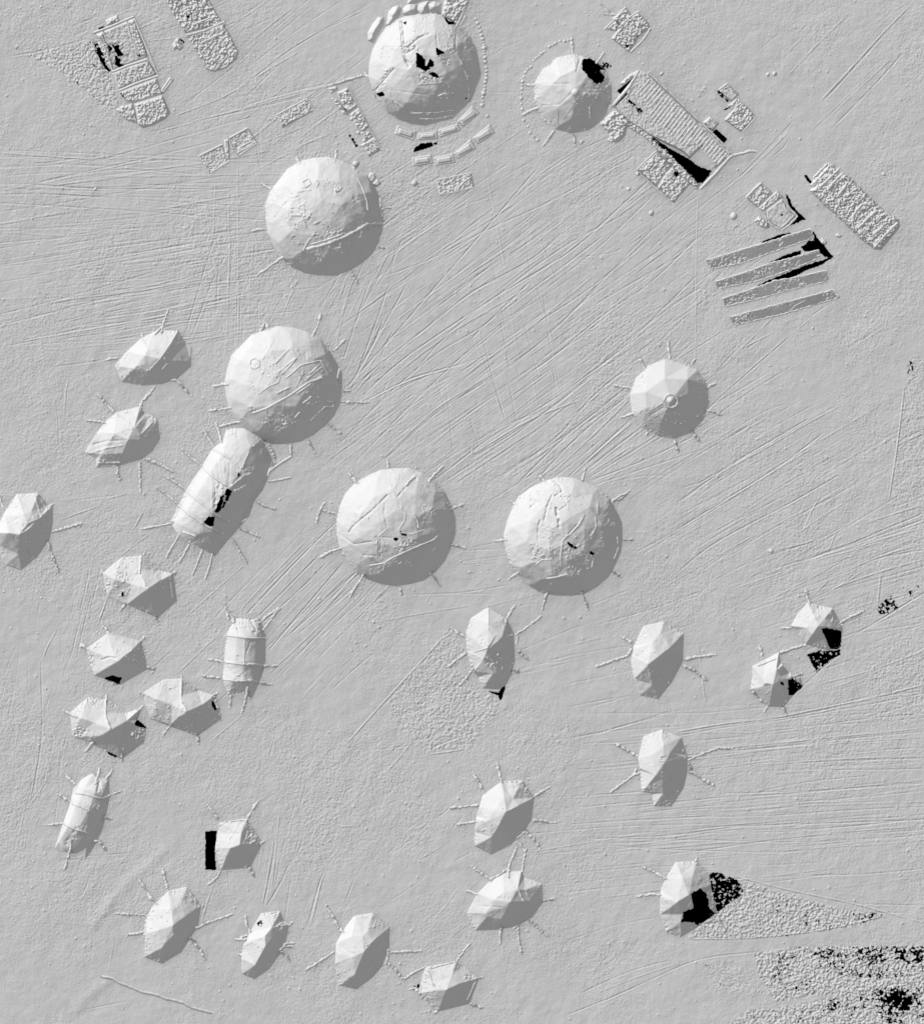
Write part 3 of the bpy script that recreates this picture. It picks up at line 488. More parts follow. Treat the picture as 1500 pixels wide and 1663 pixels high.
q = np.concatenate([q, np.array([(4, 5, 1, 0), (5, 6, 2, 1), (6, 7, 3, 2), (7, 4, 0, 3)]) + n0])
tag(mk('ground', V, q, M_GROUND, org=Vector((0, 0, 0))), kind='structure')

# ------------------------------------------------------------------ dome tents and ridge tents
def tent(name, label, cat, group, z, outline, ridges, ropes=(), seams=(), roughs=(), holes=(), ez=3.0, cap=None, caps=(),
         jit=1.7, r=2.15, seed=0, bands=(), amp=.6, edge=(1.4, 4.0), step=1.0, z0=11, zs=1.16, shell=None, barrel=None):
    """outline (x,y[,z]) and ridges [[(x,y,z)...]...] in crop coordinates; z in survey cells"""
    O = [(p + (ez,))[:3] if len(p) == 2 else p for p in outline]
    O = Z(z, O); R = [Z(z, q) for q in ridges]
    R = [[(a, b, c * zs) for a, b, c in q] for q in R]
    pts = list(O); E = [(i, (i + 1) % len(O)) for i in range(len(O))]
    def add(p):
        for i, q in enumerate(pts):
            if math.hypot(p[0] - q[0], p[1] - q[1]) < 2.2:
                if i >= len(O) or p[2] <= q[2]: return i
                pts[i] = (q[0], q[1], p[2]); return i
        pts.append(p); return len(pts) - 1
    for q in R:
        ids = [add(p) for p in q]
        E += [(a, b) for a, b in zip(ids[:-1], ids[1:]) if a != b]
    tb = tin(pts, E)
    if shell is not None:
        base = lambda X, Y: (1 - shell[4]) * tb(X, Y) + shell[4] * (4 * 0 + shell[3] * shell[2] * np.clip(1 - (np.hypot(X - shell[0], Y - shell[1]) / shell[2]) ** shell[5], 0.02, 1) ** .75)
    elif barrel is not None:
        (ax, ay), (bx, by) = Z(z, barrel[0]); wd_, H_, c0, c1, hoops = barrel[1:]
        L_ = math.hypot(bx - ax, by - ay); ux, uy = (bx - ax) / L_, (by - ay) / L_
        def base(X, Y):
            s_ = (X - ax) * ux + (Y - ay) * uy; d_ = ((X - ax) * -uy + (Y - ay) * ux) / wd_
            q_ = np.where(s_ < 0, -s_ / c0, np.where(s_ > L_, (s_ - L_) / c1, 0))
            r_ = np.hypot(d_, q_ ** 1.0); f_ = H_ * np.clip(1 - r_ ** 2.1, .03, 1) ** .62
            hs = sorted([h * L_ for h in hoops]); sag = np.ones(X.shape) * 0
            for h0, h1 in zip([-c0] + hs, hs + [L_ + c1]):
                m_ = (s_ >= h0) & (s_ < h1); sag = np.where(m_, np.sin(np.clip((s_ - h0) / (h1 - h0), 0, 1) * math.pi) * min(1.6, (h1 - h0) * .06), sag)
            return .45 * (f_ - 2.2 * sag) + .55 * tb(X, Y)
    else:
        def base(X, Y):      # cloth rounds its creases a little
            return (tb(X, Y) * 5 + tb(X + .8, Y) + tb(X - .8, Y) + tb(X, Y + .8) + tb(X, Y - .8)) / 9 if X.size > 4 else tb(X, Y)
    hf = fabric(base, O, [(Z(z, a), b, c) for a, b, c in seams], [(Z(z, a), b, c) for a, b, c in roughs], amp=amp, seed=seed, edge=edge)
    cx = sum(p[0] for p in O) / len(O); cy = sum(p[1] for p in O) / len(O)
    root = empty(name, cx, cy, label, cat, group)
    relief('canopy', O, hf, root, M_CLOTH, step=step)
    for k, b in enumerate(bands):     # pole sleeves, straps and seams standing proud of the cloth
        pts_, rr_, jj = (b + (0.4,))[:3] if len(b) == 2 else b
        P = [(x, y, 0) for x, y in Z(z, pts_)]
        tube('strap', P, rr_ * 1.3 + .25, root, M_CLOTH, jit=jj + .25, hf=hf, lift=0.6, seed=k)
    for (x, y, rad, hh) in caps:
        px, py = Z(z, [(x, y)])[0]
        m_ = lump_mesh('vent_cap', rad, hh, seed + 2, M_CLOTH, .08)
        o = bpy.data.objects.new('vent_cap', m_); COL.objects.link(o); o.parent = root
        o.location = Vector((wx(px), wy(py), float(hf(np.array([px]), np.array([py]))[0]) * S)) - root.location
    for k, h_ in enumerate(holes):
        black('no_data_patch', Z(z, h_[0]), hf, .5, root, rag=h_[1], dens=(h_[2] if len(h_) > 2 else None), seed=k + seed, label='ragged black data gap over the cloth')  # black sheet laid on the cloth where the survey has no data
    guys(root, z, ropes, jit=jit, r=r, z0=z0, hf=hf)
    root['_'] = 0; del root['_']
    return root, hf

def dome_pts(cx, cy, R, h, rot, rings=((.36, 6, 0), (.70, 10, .5)), n=16, wob=.02, seed=0, pk=2.5):
    rn = random.Random(seed)
    prof = lambda r: h * R * max(0, 1 - r ** pk) ** .8
    O = []
    for k in range(n):
        a = rot + 2 * math.pi * k / n; q = R * (1 + rn.uniform(-wob, wob)); O.append((cx + q * math.cos(a), cy + q * math.sin(a), 4.0))
    R_ = []
    for (fr, m, off) in rings:
        ring = []
        for k in range(m):
            a = rot + 2 * math.pi * (k + off) / m; q = fr * R; sh = .085 * R * (1 - fr); ring.append((cx + sh + q * math.cos(a), cy + sh + q * math.sin(a), prof(fr) + rn.uniform(-2.6, 2.0)))
        R_.append(ring + [ring[0]])
    R_.append([(cx + .085 * R, cy + .085 * R, prof(0) - .01 * R)])
    return O, R_
zD1 = (400, 230, 5.769); zD2 = (340, 500, 5.769); zD3 = (500, 730, 5.357); zD4 = (780, 740, 5.357); zD5 = (400, 0, 3.571); zD6 = (800, 0, 3.125); zD7 = (980, 550, 6.818)
def to(z, pts): return [((p[0] - z[0]) * z[2], (p[1] - z[1]) * z[2]) + tuple(p[2:]) for p in pts]
def dome(z, c, R, h, rot, label, ropes, seed, rings=((.34, 6, 0), (.66, 11, .5), (.88, 16, .2)), n=26, pk=2.7, panels=None, **kw):
    O, Rg = dome_pts(c[0], c[1], R, h, rot, rings, n, seed=seed, pk=pk)
    if panels: Rg = [Z(z, q) for q in panels]
    return tent('dome_tent', label, 'dome tent', 'round dome tents of the camp', z, to(z, O), [to(z, q) for q in Rg], ropes, seed=seed, zs=1.0, shell=(c[0] + .05 * R, c[1] + .05 * R, R * 1.06, h, .08 if R > 80 else 0.0, 2.5), **kw)

dome(zD1, (527, 352), 97, .66, .2, 'large round dome tent crossed by one long frayed pole low on its shaded side', 
 [[(250,450),(200,425),(150,395)], [(180,820),(110,825),(60,840)], [(350,1080),(240,1155),(115,1245)], [(980,1210),(1010,1265),(1040,1330)], [(1265,640),(1300,628),(1350,620)], [(495,210),(485,180),(480,150)], [(830,190),(838,140),(848,80)], [(1240,985),(1290,1000)]], 11,
 seams=[([(270,715),(330,620),(400,550),(500,510)],1.0,-.9), ([(380,540),(480,470),(600,450)],1.0,.6), ([(420,690),(520,690),(560,800)],1.2,.9), ([(500,540),(540,640),(520,700),(560,740)],1.0,-.9), ([(840,1000),(880,1000),(885,960)],.9,1.1),([(780,990),(980,1080)],.8,.8),([(1040,950),(1080,880),(1085,840)],.8,.8),([(690,1150),(710,1100),(690,1060)],.8,.9),([(640,770),(700,740),(760,790)],1.2,1.0),([(540,1020),(570,950),(600,910)],1.0,.9)],
 roughs=[([(330,650),(560,560),(620,720),(480,830),(350,800)],.9,3), ([(800,440),(1000,420),(1020,470),(820,500)],1.5,2.2), ([(1010,420),(1060,560),(1000,560),(960,430)],1.3,2.2), ([(620,860),(950,800),(1000,870),(620,960)],1.2,2.2), ([(720,320),(860,400),(820,470),(720,470)],.8,2.4),([(420,1020),(700,1000),(760,1150),(500,1130)],.5,2.4)],
 bands=[([(560,1010),(740,965),(930,890),(1130,780),(1275,770)],1.9,1.0), ([(600,965),(760,920),(900,870)],1.1,.9), ([(530,380),(580,345),(605,395),(560,430),(530,380)],.8,.4), ([(1030,330),(1080,420),(1130,560),(1135,640)],1.0,.5), ([(655,440),(680,390),(660,360)],.9,.6), ([(1250,520),(1255,600),(1280,700)],1.3,1.0)])
dome(zD2, (460, 626), 96, .66, .05, 'large round dome tent with slanting ridges and a small ring on its sunlit side',
 [[(185,715),(120,722),(40,735)], [(210,935),(120,950),(0,965)], [(350,1060),(230,1075),(100,1115)], [(560,210),(540,160),(515,130)], [(515,140),(500,190),(480,230)], [(1160,410),(1220,350),(1275,300)], [(1250,780),(1320,780)], [(1230,880),(1350,885),(1490,885)], [(1120,1090),(1200,1150),(1265,1210)], [(925,1240),(990,1360)], [(765,1290),(770,1400)], [(560,1270),(600,1370),(615,1420)],[(965,270),(1020,160),(1045,60)]], 12,
 seams=[([(500,480),(600,300)],1.0,.6), ([(620,520),(760,370)],1.0,.9), ([(650,600),(810,470)],1.0,.8), ([(680,620),(760,540),(820,470)],1.0,.8),([(350,590),(420,760)],1.0,.4),([(815,740),(870,620),(880,590)],1.0,.7),([(940,620),(1040,530)],1,.9),([(900,680),(1050,560)],1,.8),([(1050,500),(1140,670)],1,.9),([(830,800),(1060,640)],1.0,.8),([(950,1060),(1050,960)],1.0,1.4),([(1060,1060),(1120,1000)],.9,1.0),([(640,800),(740,750)],1.2,1.0),([(520,560),(460,700),(450,820)],1,.4)],
 roughs=[([(480,1000),(700,980),(880,1090),(640,1150),(500,1100)],1.1,2.4), ([(300,640),(420,620),(430,740),(340,740)],.7,2.4), ([(1090,740),(1170,730),(1170,820),(1090,830)],1.5,2.2), ([(780,380),(900,370),(1060,480),(900,500)],.8,2.4),([(360,920),(440,930),(430,990),(370,980)],1.1,2.6)],
 bands=[([(400,990),(540,940),(740,830),(930,700),(1060,655)],1.35,.3), ([(720,660),(860,540),(1040,495)],1.1,.3), ([(460,810),(560,735),(640,705),(665,650)],.9,.3), ([(380,540),(390,490),(430,470),(470,500),(470,550),(430,570),(390,560)],.8,.2), ([(1085,880),(1170,890),(1160,930),(1080,930),(1050,960)],1.1,.8), ([(530,940),(570,1100)],.7,.4), ([(800,1030),(850,975)],1.0,.4), ([(1220,560),(1200,650),(1240,720)],1.2,.9), ([(870,900),(960,830)],1.1,.8)])
dome(zD3, (642, 856), 97, .66, .35, 'large round dome tent with an outer flap pulled open at its north rim',
 [[(440,300),(400,260),(360,215)], [(250,560),(190,548),(125,530)], [(290,860),(200,885),(110,940)], [(490,1090),(420,1190),(365,1290)], [(1050,280),(1110,210),(1175,150)], [(1240,520),(1290,500),(1350,480)], [(1240,830),(1310,845),(1365,858)], [(1070,1070),(1110,1130),(1150,1190)], [(805,1190),(812,1265)], [(700,160),(695,130),(690,95)], [(150,460),(110,520),(75,640)]], 13,
 seams=[([(360,720),(390,670),(450,620),(560,530),(690,400)],1.3,-1.2), ([(280,740),(400,825),(560,800),(600,760)],1.0,-.9), ([(600,760),(740,770)],1.0,-.6), ([(670,470),(660,560),(690,670)],1.0,-.6),([(605,770),(600,940)],.8,.7),([(635,770),(630,940)],.8,-.7),([(480,920),(600,925)],.9,-.9),([(780,410),(840,340)],1.2,-1.2),([(860,310),(930,230)],1.6,1.4),([(1080,890),(1110,860)],1,1.2),([(560,540),(640,590)],.8,-.5)],
 roughs=[([(740,860),(880,780),(980,800),(900,900),(740,880)],1.6,2.2), ([(560,980),(700,980),(700,1060),(620,1050)],1.1,2.4), ([(1000,480),(1130,520),(1120,640),(1000,660)],1.2,2.4), ([(700,320),(850,330),(800,400),(700,390)],.9,2.4),([(420,470),(560,480),(480,640),(380,640)],.8,2.6),([(760,960),(960,950),(960,1060),(780,1060)],.7,2.4)],
 bands=[([(530,1010),(660,990),(760,930),(940,850),(1090,790),(1130,750)],1.0,.3), ([(800,720),(900,740),(1010,700)],.8,.3), ([(850,320),(880,280),(940,230),(960,270)],1.5,.8),([(690,690),(600,770),(560,800)],.8,.2), ([(790,700),(840,620),(850,540)],.8,.2), ([(930,570),(960,640),(960,680)],1.0,.8)],
 holes=[([(805,712),(852,735),(850,748),(822,745),(806,725)],.8), ([(750,775),(778,775),(770,790),(752,785)],.8)])
dome(zD4, (915, 872), 97, .66, .5, 'large round dome tent with crumpled cracks across its wrinkled cover',
 [[(1130,410),(1200,360),(1295,310)], [(880,230),(895,180),(912,115)], [(560,230),(535,190),(500,160)], [(320,430),(275,400)], [(235,730),(180,735),(130,742)], [(330,1020),(290,1045),(250,1078)], [(580,1190),(560,1260),(540,1340)], [(880,1180),(910,1260),(935,1340)], [(1140,1000),(1180,1030),(1225,1055)], [(1235,725),(1325,735)], [(1140,400),(1210,380),(1280,330)]], 14,
 seams=[([(620,350),(580,440),(555,560)],1.2,-1.5), ([(650,350),(710,310),(690,260),(640,220)],1.3,-1.6), ([(500,740),(500,620),(520,560)],1.0,-1.0), ([(540,610),(620,640),(640,720)],.9,-.5), ([(740,720),(860,600),(900,520)],1.2,.8), ([(760,690),(840,600)],1.0,-.9), ([(440,350),(450,390),(480,410),(440,450)],2.0,-2.0),([(660,460),(665,520)],1.8,-2.2),([(680,560),(682,620)],1.6,-1.8),([(680,480),(750,430)],1,-1.2),([(1000,540),(1010,620),(960,700)],1,.7),([(1020,400),(1020,500)],1.2,.9),([(820,800),(960,740),(1000,640)],1,.8),([(870,780),(960,740)],1,-.8),([(980,920),(970,985),(930,985)],.9,1.2),([(440,330),(540,310)],1.2,-1.0)],
 roughs=[([(380,820),(640,780),(700,880),(500,930),(400,900)],.9,2.6), ([(640,330),(880,300),(930,420),(660,480)],.9,2.6), ([(600,200),(730,190),(740,260),(640,270)],1.4,2.2), ([(1060,460),(1180,480),(1190,620),(1080,640)],1.0,2.6),([(860,830),(980,830),(980,880),(880,890)],1.3,2.0),([(760,980),(880,990),(860,1050),(770,1040)],.9,2.2),([(1040,720),(1100,720),(1090,780),(1030,780)],1.0,2.2),([(700,780),(860,830),(820,930),(720,900)],.5,2.2),([(500,570),(640,560),(640,700),(510,700)],.35,3)],
 bands=[([(700,960),(700,860),(715,740),(760,690)],1.1,.3), ([(560,1070),(650,1060),(760,1030)],1.1,.4), ([(1190,700),(1200,800),(1160,900)],1.1,.8), ([(430,910),(470,880),(500,890)],1.1,.6), ([(480,950),(530,910),(620,900)],.9,.4)],
 holes=[([(760,755),(800,780),(808,800),(790,795),(765,770)],.7), ([(815,790),(835,795),(830,808),(818,805)],.6), ([(955,838),(985,850),(975,862),(958,852)],.6)], amp=.6)
dome(zD5, (689, 112), 91, .68, .1, 'largest dome tent with torn panels, walled by lumpy bags at its top rim',
 [[(700,440),(690,425)], [(470,500),(600,460),(690,435)]], 15,
 seams=[([(900,130),(910,240),(920,330),(940,380)],2.4,-2.6), ([(740,530),(790,470),(850,400)],2.2,-2.2), ([(940,270),(1000,220),(1060,195)],1.4,-1.6), ([(930,310),(980,280)],1.2,-1.6),([(1000,490),(1150,480)],1.2,.5),([(820,520),(1040,550)],.8,-.5),([(700,280),(900,270)],.8,-.4),([(1100,190),(1110,290)],.9,-.8),([(1215,200),(1215,300)],.9,-.8),([(860,590),(930,640)],.8,1.2),([(830,540),(880,700)],.8,.6)],
 roughs=[([(900,230),(1000,240),(1000,360),(930,370)],1.6,2.4), ([(990,80),(1080,90),(1090,190),(1010,200)],.7,2.4), ([(1130,150),(1220,160),(1210,300),(1120,270)],1.0,2.2), ([(1000,440),(1060,400),(1110,450),(1020,490)],1.8,2.2), ([(1110,320),(1180,340),(1170,390),(1120,380)],1.6,2.2),([(1020,640),(1250,590),(1260,650),(1040,680)],1.0,2.2),([(790,400),(850,400),(800,500),(750,550)],1.5,2.2),([(1260,120),(1330,200),(1330,380),(1270,350)],.7,2.4)],
 bands=[([(1110,560),(1160,540)],1.2,.4), ([(1240,340),(1270,420),(1290,480),(1290,560),(1280,580)],.9,1.3), ([(950,655),(1090,655),(1200,640)],.7,1.2), ([(900,120),(905,200),(915,320)],1.2,1.0), ([(740,570),(750,510),(850,395)],1.2,.8), ([(1000,690),(1100,690),(1200,670)],.7,1.2)],
 holes=[([(985,310),(1000,315),(1035,345),(1035,380),(1060,395),(1040,410),(1010,395),(990,385)],1.2), ([(1045,390),(1065,345),(1085,360),(1080,385)],.9), ([(1062,425),(1090,420),(1112,445),(1090,445)],.9), ([(1102,280),(1145,305),(1115,318),(1105,315)],.6), ([(755,545),(790,535),(800,552),(775,560)],.8), ([(1270,570),(1285,568),(1284,580)],.6),([(910,132),(925,128),(922,142)],.6), ([(1150,98),(1170,125),(1205,132),(1200,140),(1170,138)],.6)])
dome(zD6, (930, 152), 65, .64, .25, 'smaller dome tent with a black data gap on its right shoulder, ringed by small stones',
 [[(405,270),(403,240),(402,205)], [(525,320),(545,295),(562,270)], [(215,430),(190,432),(165,430)], [(235,545),(195,560),(155,585)], [(310,660),(285,700),(255,740)], [(412,680),(415,705),(418,740)]], 16,
 panels=[[(405,270,4),(420,350,30),(420,475,41)],[(290,330,4),(340,390,31),(420,475,41)],[(205,470,4),(300,430,27),(420,475,41)],[(255,590,4),(335,540,28),(420,475,41)],[(400,680,4),(400,600,26),(420,475,41)],[(530,650,4),(500,570,25),(420,475,41)],[(610,480,4),(530,480,27),(420,475,41)],[(555,340,4),(480,380,30),(420,475,41)]], n=14, caps=[(420,470,7,7)], 
 seams=[([(440,300),(425,360)],1.2,-1.0), ([(240,425),(400,425)],.8,-.5),([(250,535),(340,530),(400,470)],.8,-.5),([(360,600),(400,540)],.7,.5)],
 roughs=[([(500,430),(600,420),(600,540),(530,540)],1.0,2.2), ([(360,640),(520,620),(540,660),(400,680)],.8,2.2)],
 bands=[([(490,540),(495,600)],.8,1.0), ([(330,560),(330,640)],.6,.3)],
 holes=[([(455,308),(490,295),(530,315),(575,318),(600,335),(565,350),(540,358),(568,395),(560,408),(525,425),(500,400),(455,352)],1.6)])
dome(zD7, (1087, 647), 65, .64, .55, 'smaller dome tent standing alone on the right with a raised ring vent on top',
 [[(735,235),(725,170),(715,40)], [(455,330),(430,270),(390,205)], [(300,550),(220,535),(125,520)], [(970,290),(1010,235)], [(1140,545),(1190,520),(1240,500)], [(1130,790),(1220,815),(1300,845)], [(980,1025),(1020,1080),(1060,1130)], [(780,1110),(800,1180),(822,1255)], [(490,1030),(470,1070)], [(325,830),(270,850),(200,870)]], 17,
 panels=[[(740,240,4),(672,440,29),(742,688,41)],[(925,300,4),(925,450,27),(742,688,41)],[(1150,545,4),(935,600,28),(742,688,41)],[(1030,980,4),(890,830,27),(742,688,41)],[(560,1070,4),(650,880,28),(742,688,41)],[(310,850,4),(470,770,27),(742,688,41)],[(300,540,4),(460,590,28),(742,688,41)]], n=14, caps=[(742,688,6,7)],
 seams=[([(480,830),(640,720)],1.2,.5),([(520,850),(660,760)],1.0,-.5),([(560,870),(700,780)],.9,.4)],
 roughs=[([(1010,900),(1060,820),(1120,840),(1020,960)],1.6,2.2), ([(500,1010),(560,1040),(540,1070)],1.2,2.0), ([(640,235),(860,230),(860,270),(640,265)],1.0,2.0), ([(880,260),(1000,290),(1000,370),(940,350)],1.4,2.2), ([(400,350),(460,350),(460,400)],1.4,2.2)],
 bands=[([(665,690),(690,635),(745,612),(800,635),(822,690),(800,745),(745,768),(690,745),(665,690)],1.3,.1)], edge=(.9, 3), amp=.2)

# --- small polygonal tents
GS = 'small angular tents around the camp'
za = (120, 500, 5.545); zb = (230, 680, 6.0); zc = (0, 780, 4.6875); zd = (80, 980, 3.947); ze = (60, 1220, 3.75); zf = (360, 1440, 3.261); zg = (720, 1220, 4.892)
zh = (600, 960, 5.0); zi = (960, 960, 4.376); zj = (1180, 930, 4.6875); zk = (1020, 1360, 3.125)
def st(label, *a, **k): return tent('ridge_tent', label, 'tent', GS, *a, **k)
st('pointed small tent left of the big dome, upper of the pair', za,
 [(370,520),(480,390),(600,280),(720,215),(820,200),(940,200),(1010,320),(1062,350),(1056,530),(930,640),(800,685),(620,700),(430,665)],
 [[(930,225,9),(860,350,25),(775,455,34),(680,565,25)], [(600,280,5),(660,380,26),(640,430,30),(775,455,34)], [(540,550,18),(640,500,28),(775,455,34)], [(430,665,3),(540,550,18),(370,520,3)], [(775,455,34),(875,480,25),(1056,480,6)], [(860,350,25),(875,480,25)]],
 [[(790,230),(800,170),(850,25)], [(730,240),(790,175)], [(620,270),(615,240)], [(740,700),(690,770),(630,830)], [(870,655),(930,650),(990,720),(1060,790)], [(400,450),(330,460),(300,470)]],
 roughs=[([(420,480),(600,300),(660,320),(480,430)],.7,2.2), ([(740,210),(940,200),(900,240),(760,240)],1.2,2.0), ([(650,680),(780,670),(780,700),(640,700)],1.4,2.0)],
 bands=[([(680,565),(780,455),(860,340),(930,225)],.7,.5), ([(795,555),(845,500)],.6,.2), ([(620,285),(660,340)],.6,.6)], caps=[(755,405,1.3,1.2)], seed=21)
st('pointed small tent left of the big dome, lower of the pair, with a sharp tip', za,
 [(100,1300),(210,1120),(290,1020),(390,940),(600,885),(640,940),(690,960),(755,1005),(780,1180),(710,1290),(620,1360),(400,1425),(205,1440),(200,1360)],
 [[(600,885,6),(550,1060,28),(490,1190,34),(440,1310,22)], [(100,1300,3),(250,1318,10),(440,1310,22)], [(380,960,8),(370,1130,26),(490,1190,34)], [(490,1190,34),(600,1190,27),(770,1180,6)], [(755,1005,6),(600,1140,27),(550,1060,28)]],
 [[(375,950),(300,870),(225,785)], [(290,1035),(200,1020),(120,1015)], [(595,1390),(600,1500),(605,1660)], [(640,1350),(760,1400),(905,1475)], [(400,1430),(395,1490),(420,1540)], [(605,890),(620,830)]],
 seams=[([(180,1230),(300,1200),(480,1190)],1.4,-.7), ([(150,1310),(300,1260),(440,1240)],1.2,.8), ([(620,1130),(700,1040)],1.0,.8), ([(640,1150),(740,1010)],1.0,-.6),([(220,1400),(580,1390)],.9,1.0),([(240,1420),(560,1410)],.7,-1.0),([(560,1080),(640,970)],1.0,.6)],
 roughs=[([(370,940),(600,885),(590,930),(380,975)],1.6,2.0), ([(200,1190),(290,1030),(370,990),(300,1080)],.9,2.0)], caps=[(470,1140,1.3,1.2)], seed=22)
st('small angular tent cut by the left picture edge', zc,
 [(-110,420),(-80,340),(0,320),(45,230),(130,105),(290,95),(370,190),(405,190),(405,320),(380,450),(290,580),(165,685),(45,645),(0,560),(-80,520)],
 [[(405,190,4),(290,300,30),(150,412,34),(60,400,30),(-60,400,10)], [(130,105,4),(180,260,30),(215,330,36),(150,412,34)], [(290,95,6),(240,240,27),(290,300,30)], [(45,270,10),(180,260,30)], [(150,412,34),(200,460,24),(145,560,13),(45,645,3)], [(0,500,6),(145,560,13)], [(290,300,30),(220,370,35)]],
 [[(395,395),(470,375),(560,350),(620,330)], [(365,470),(400,570),(450,700)], [(0,335),(-40,360)], [(360,210),(410,185)], [(20,200),(0,120)]],
 roughs=[([(45,250),(130,120),(170,200),(80,240)],.9,2.2), ([(220,620),(290,560),(280,590),(230,630)],1.0,2.0)], seams=[([(275,140),(320,280)],1.2,.9),([(300,140),(350,230)],1,-.7),([(180,270),(60,330)],.8,-.5)], caps=[(175,340,1.4,1.4)], seed=23)
st('star shaped tent with radiating ridges, uppermost of the four along the left', zc,
 [(785,705),(925,590),(1085,570),(1230,690),(1320,710),(1350,920),(1200,1050),(970,945),(820,885),(800,800)],
 [[(1085,570,6),(1075,680,17),(1130,825,33)], [(1320,705,8),(1230,760,20),(1130,825,33)], [(1200,1050,3),(1150,930,17),(1130,825,33)], [(970,940,10),(1050,880,24),(1130,825,33)], [(820,885,3),(875,755,17),(925,590,4)], [(875,755,17),(1000,790,21),(1130,825,33)], [(785,705,5),(875,755,17)]],
 [[(1095,570),(1100,560)], [(1310,715),(1340,700)], [(960,945),(920,990)], [(800,715),(780,700)], [(1190,1040),(1200,1075)]],
 seams=[([(1075,580),(1065,700),(1110,800)],1.2,1.4),([(875,885),(960,870),(990,820)],.9,.7),([(1300,750),(1320,900)],.9,.8)],
 roughs=[([(880,640),(1000,640),(960,740),(880,740)],1.6,2.2), ([(900,600),(1080,570),(1060,640),(940,640)],1.0,2.4), ([(800,740),(860,760),(820,860)],1.6,2.4), ([(1080,960),(1190,1030),(1180,1060),(1060,1000)],.9,2.0),([(1090,660),(1300,700),(1200,740)],.6,2.2)], holes=[([(928,868),(935,855),(942,865),(938,880)],.4)], seed=24)
st('star shaped tent with a black gap along its lower edge', zd,
 [(240,290),(375,190),(590,240),(635,420),(460,520),(290,460),(265,400)],
 [[(375,190,6),(400,280,18),(440,372,33)], [(610,220,6),(540,290,20),(440,372,33)], [(635,420,3),(440,372,33)], [(460,520,3),(450,440,20),(440,372,33)], [(290,460,6),(370,412,22),(440,372,33)], [(240,290,4),(340,330,18),(440,372,33)]],
 [[(380,195),(365,160),(350,150)], [(585,245),(610,218)], [(620,410),(680,420),(660,445)], [(250,290),(215,270)], [(320,190),(310,185)]],
 seams=[([(340,360),(380,345),(430,350)],1.1,-1.5),([(570,260),(630,400)],.8,.8)], roughs=[([(280,280),(360,215),(370,250),(300,300)],1.4,2.2), ([(370,350),(430,350),(430,380),(380,380)],1.2,2), ([(490,350),(540,350),(530,380)],1.5,2),([(255,310),(290,330),(290,440),(260,400)],1.5,2.2)],
 holes=[([(355,482),(400,465),(462,478),(450,512),(425,515),(395,500)],.9)], seed=25)
st('star shaped tent with a black notch at its right tip, left of the close pair', zd,
 [(135,700),(250,600),(370,610),(500,700),(600,665),(570,740),(625,800),(610,890),(465,1000),(280,905),(150,850)],
 [[(370,595,8),(370,700,17),(395,810,33)], [(600,665,8),(500,750,19),(395,810,33)], [(465,1000,3),(430,900,17),(395,810,33)], [(250,905,6),(320,850,22),(395,810,33)], [(150,850,3),(205,735,17),(250,600,4)], [(205,735,17),(300,765,21),(395,810,33)], [(135,700,5),(205,735,17)], [(610,890,3),(395,810,33)]],
 [[(205,738),(150,715),(95,690)], [(370,620),(368,590)], [(560,700),(600,662)], [(285,890),(235,950)], [(465,960),(468,1010)], [(530,845),(575,800)]],
 seams=[([(365,620),(362,720),(390,800)],1.3,1.6)], roughs=[([(170,780),(290,830),(270,880),(150,840)],1.8,2.4), ([(540,830),(620,800),(610,880),(550,890)],1.8,2.4), ([(140,690),(240,620),(220,700)],1.0,2.2), ([(255,620),(370,620),(440,660),(260,660)],1.1,2.2), ([(430,700),(500,690),(520,720)],.9,2),([(450,960),(500,940),(490,990)],1.0,2)],
 holes=[([(565,745),(620,795),(585,788),(552,778)],.7), ([(380,955),(430,978),(425,984),(385,965)],.5)], seed=26)
st('star shaped tent in the close pair, right and upper, black slit on its right side', zd,
 [(605,570),(735,487),(850,480),(960,560),(1060,590),(1100,745),(950,850),(780,790),(650,740),(615,640)],
 [[(850,475,8),(850,590,18),(885,695,33)], [(1060,590,8),(980,650,19),(885,695,33)], [(950,850,3),(920,780,17),(885,695,33)], [(780,780,8),(830,730,24),(885,695,33)], [(650,740,3),(695,615,17),(735,487,4)], [(695,615,17),(790,650,21),(885,695,33)], [(605,575,5),(695,615,17)]],
 [[(690,618),(640,595),(585,572)], [(848,500),(850,470)], [(1040,600),(1080,575)], [(785,770),(735,840)], [(950,845),(960,900)], [(1060,590),(1100,750)]],
 seams=[([(850,500),(845,620),(880,690)],1.3,1.5)], roughs=[([(740,495),(845,490),(850,560),(760,560)],1.1,2.2), ([(660,735),(780,780),(860,800),(920,845),(780,800)],1.2,2), ([(980,800),(1050,760),(1040,790),(990,820)],1.4,2.2),([(900,560),(1040,590),(960,640)],.6,2.2),([(640,640),(680,640),(650,730)],1,2.2)],
 holes=[([(1045,628),(1055,640),(1070,678),(1062,680),(1046,650)],.5)], seed=27)

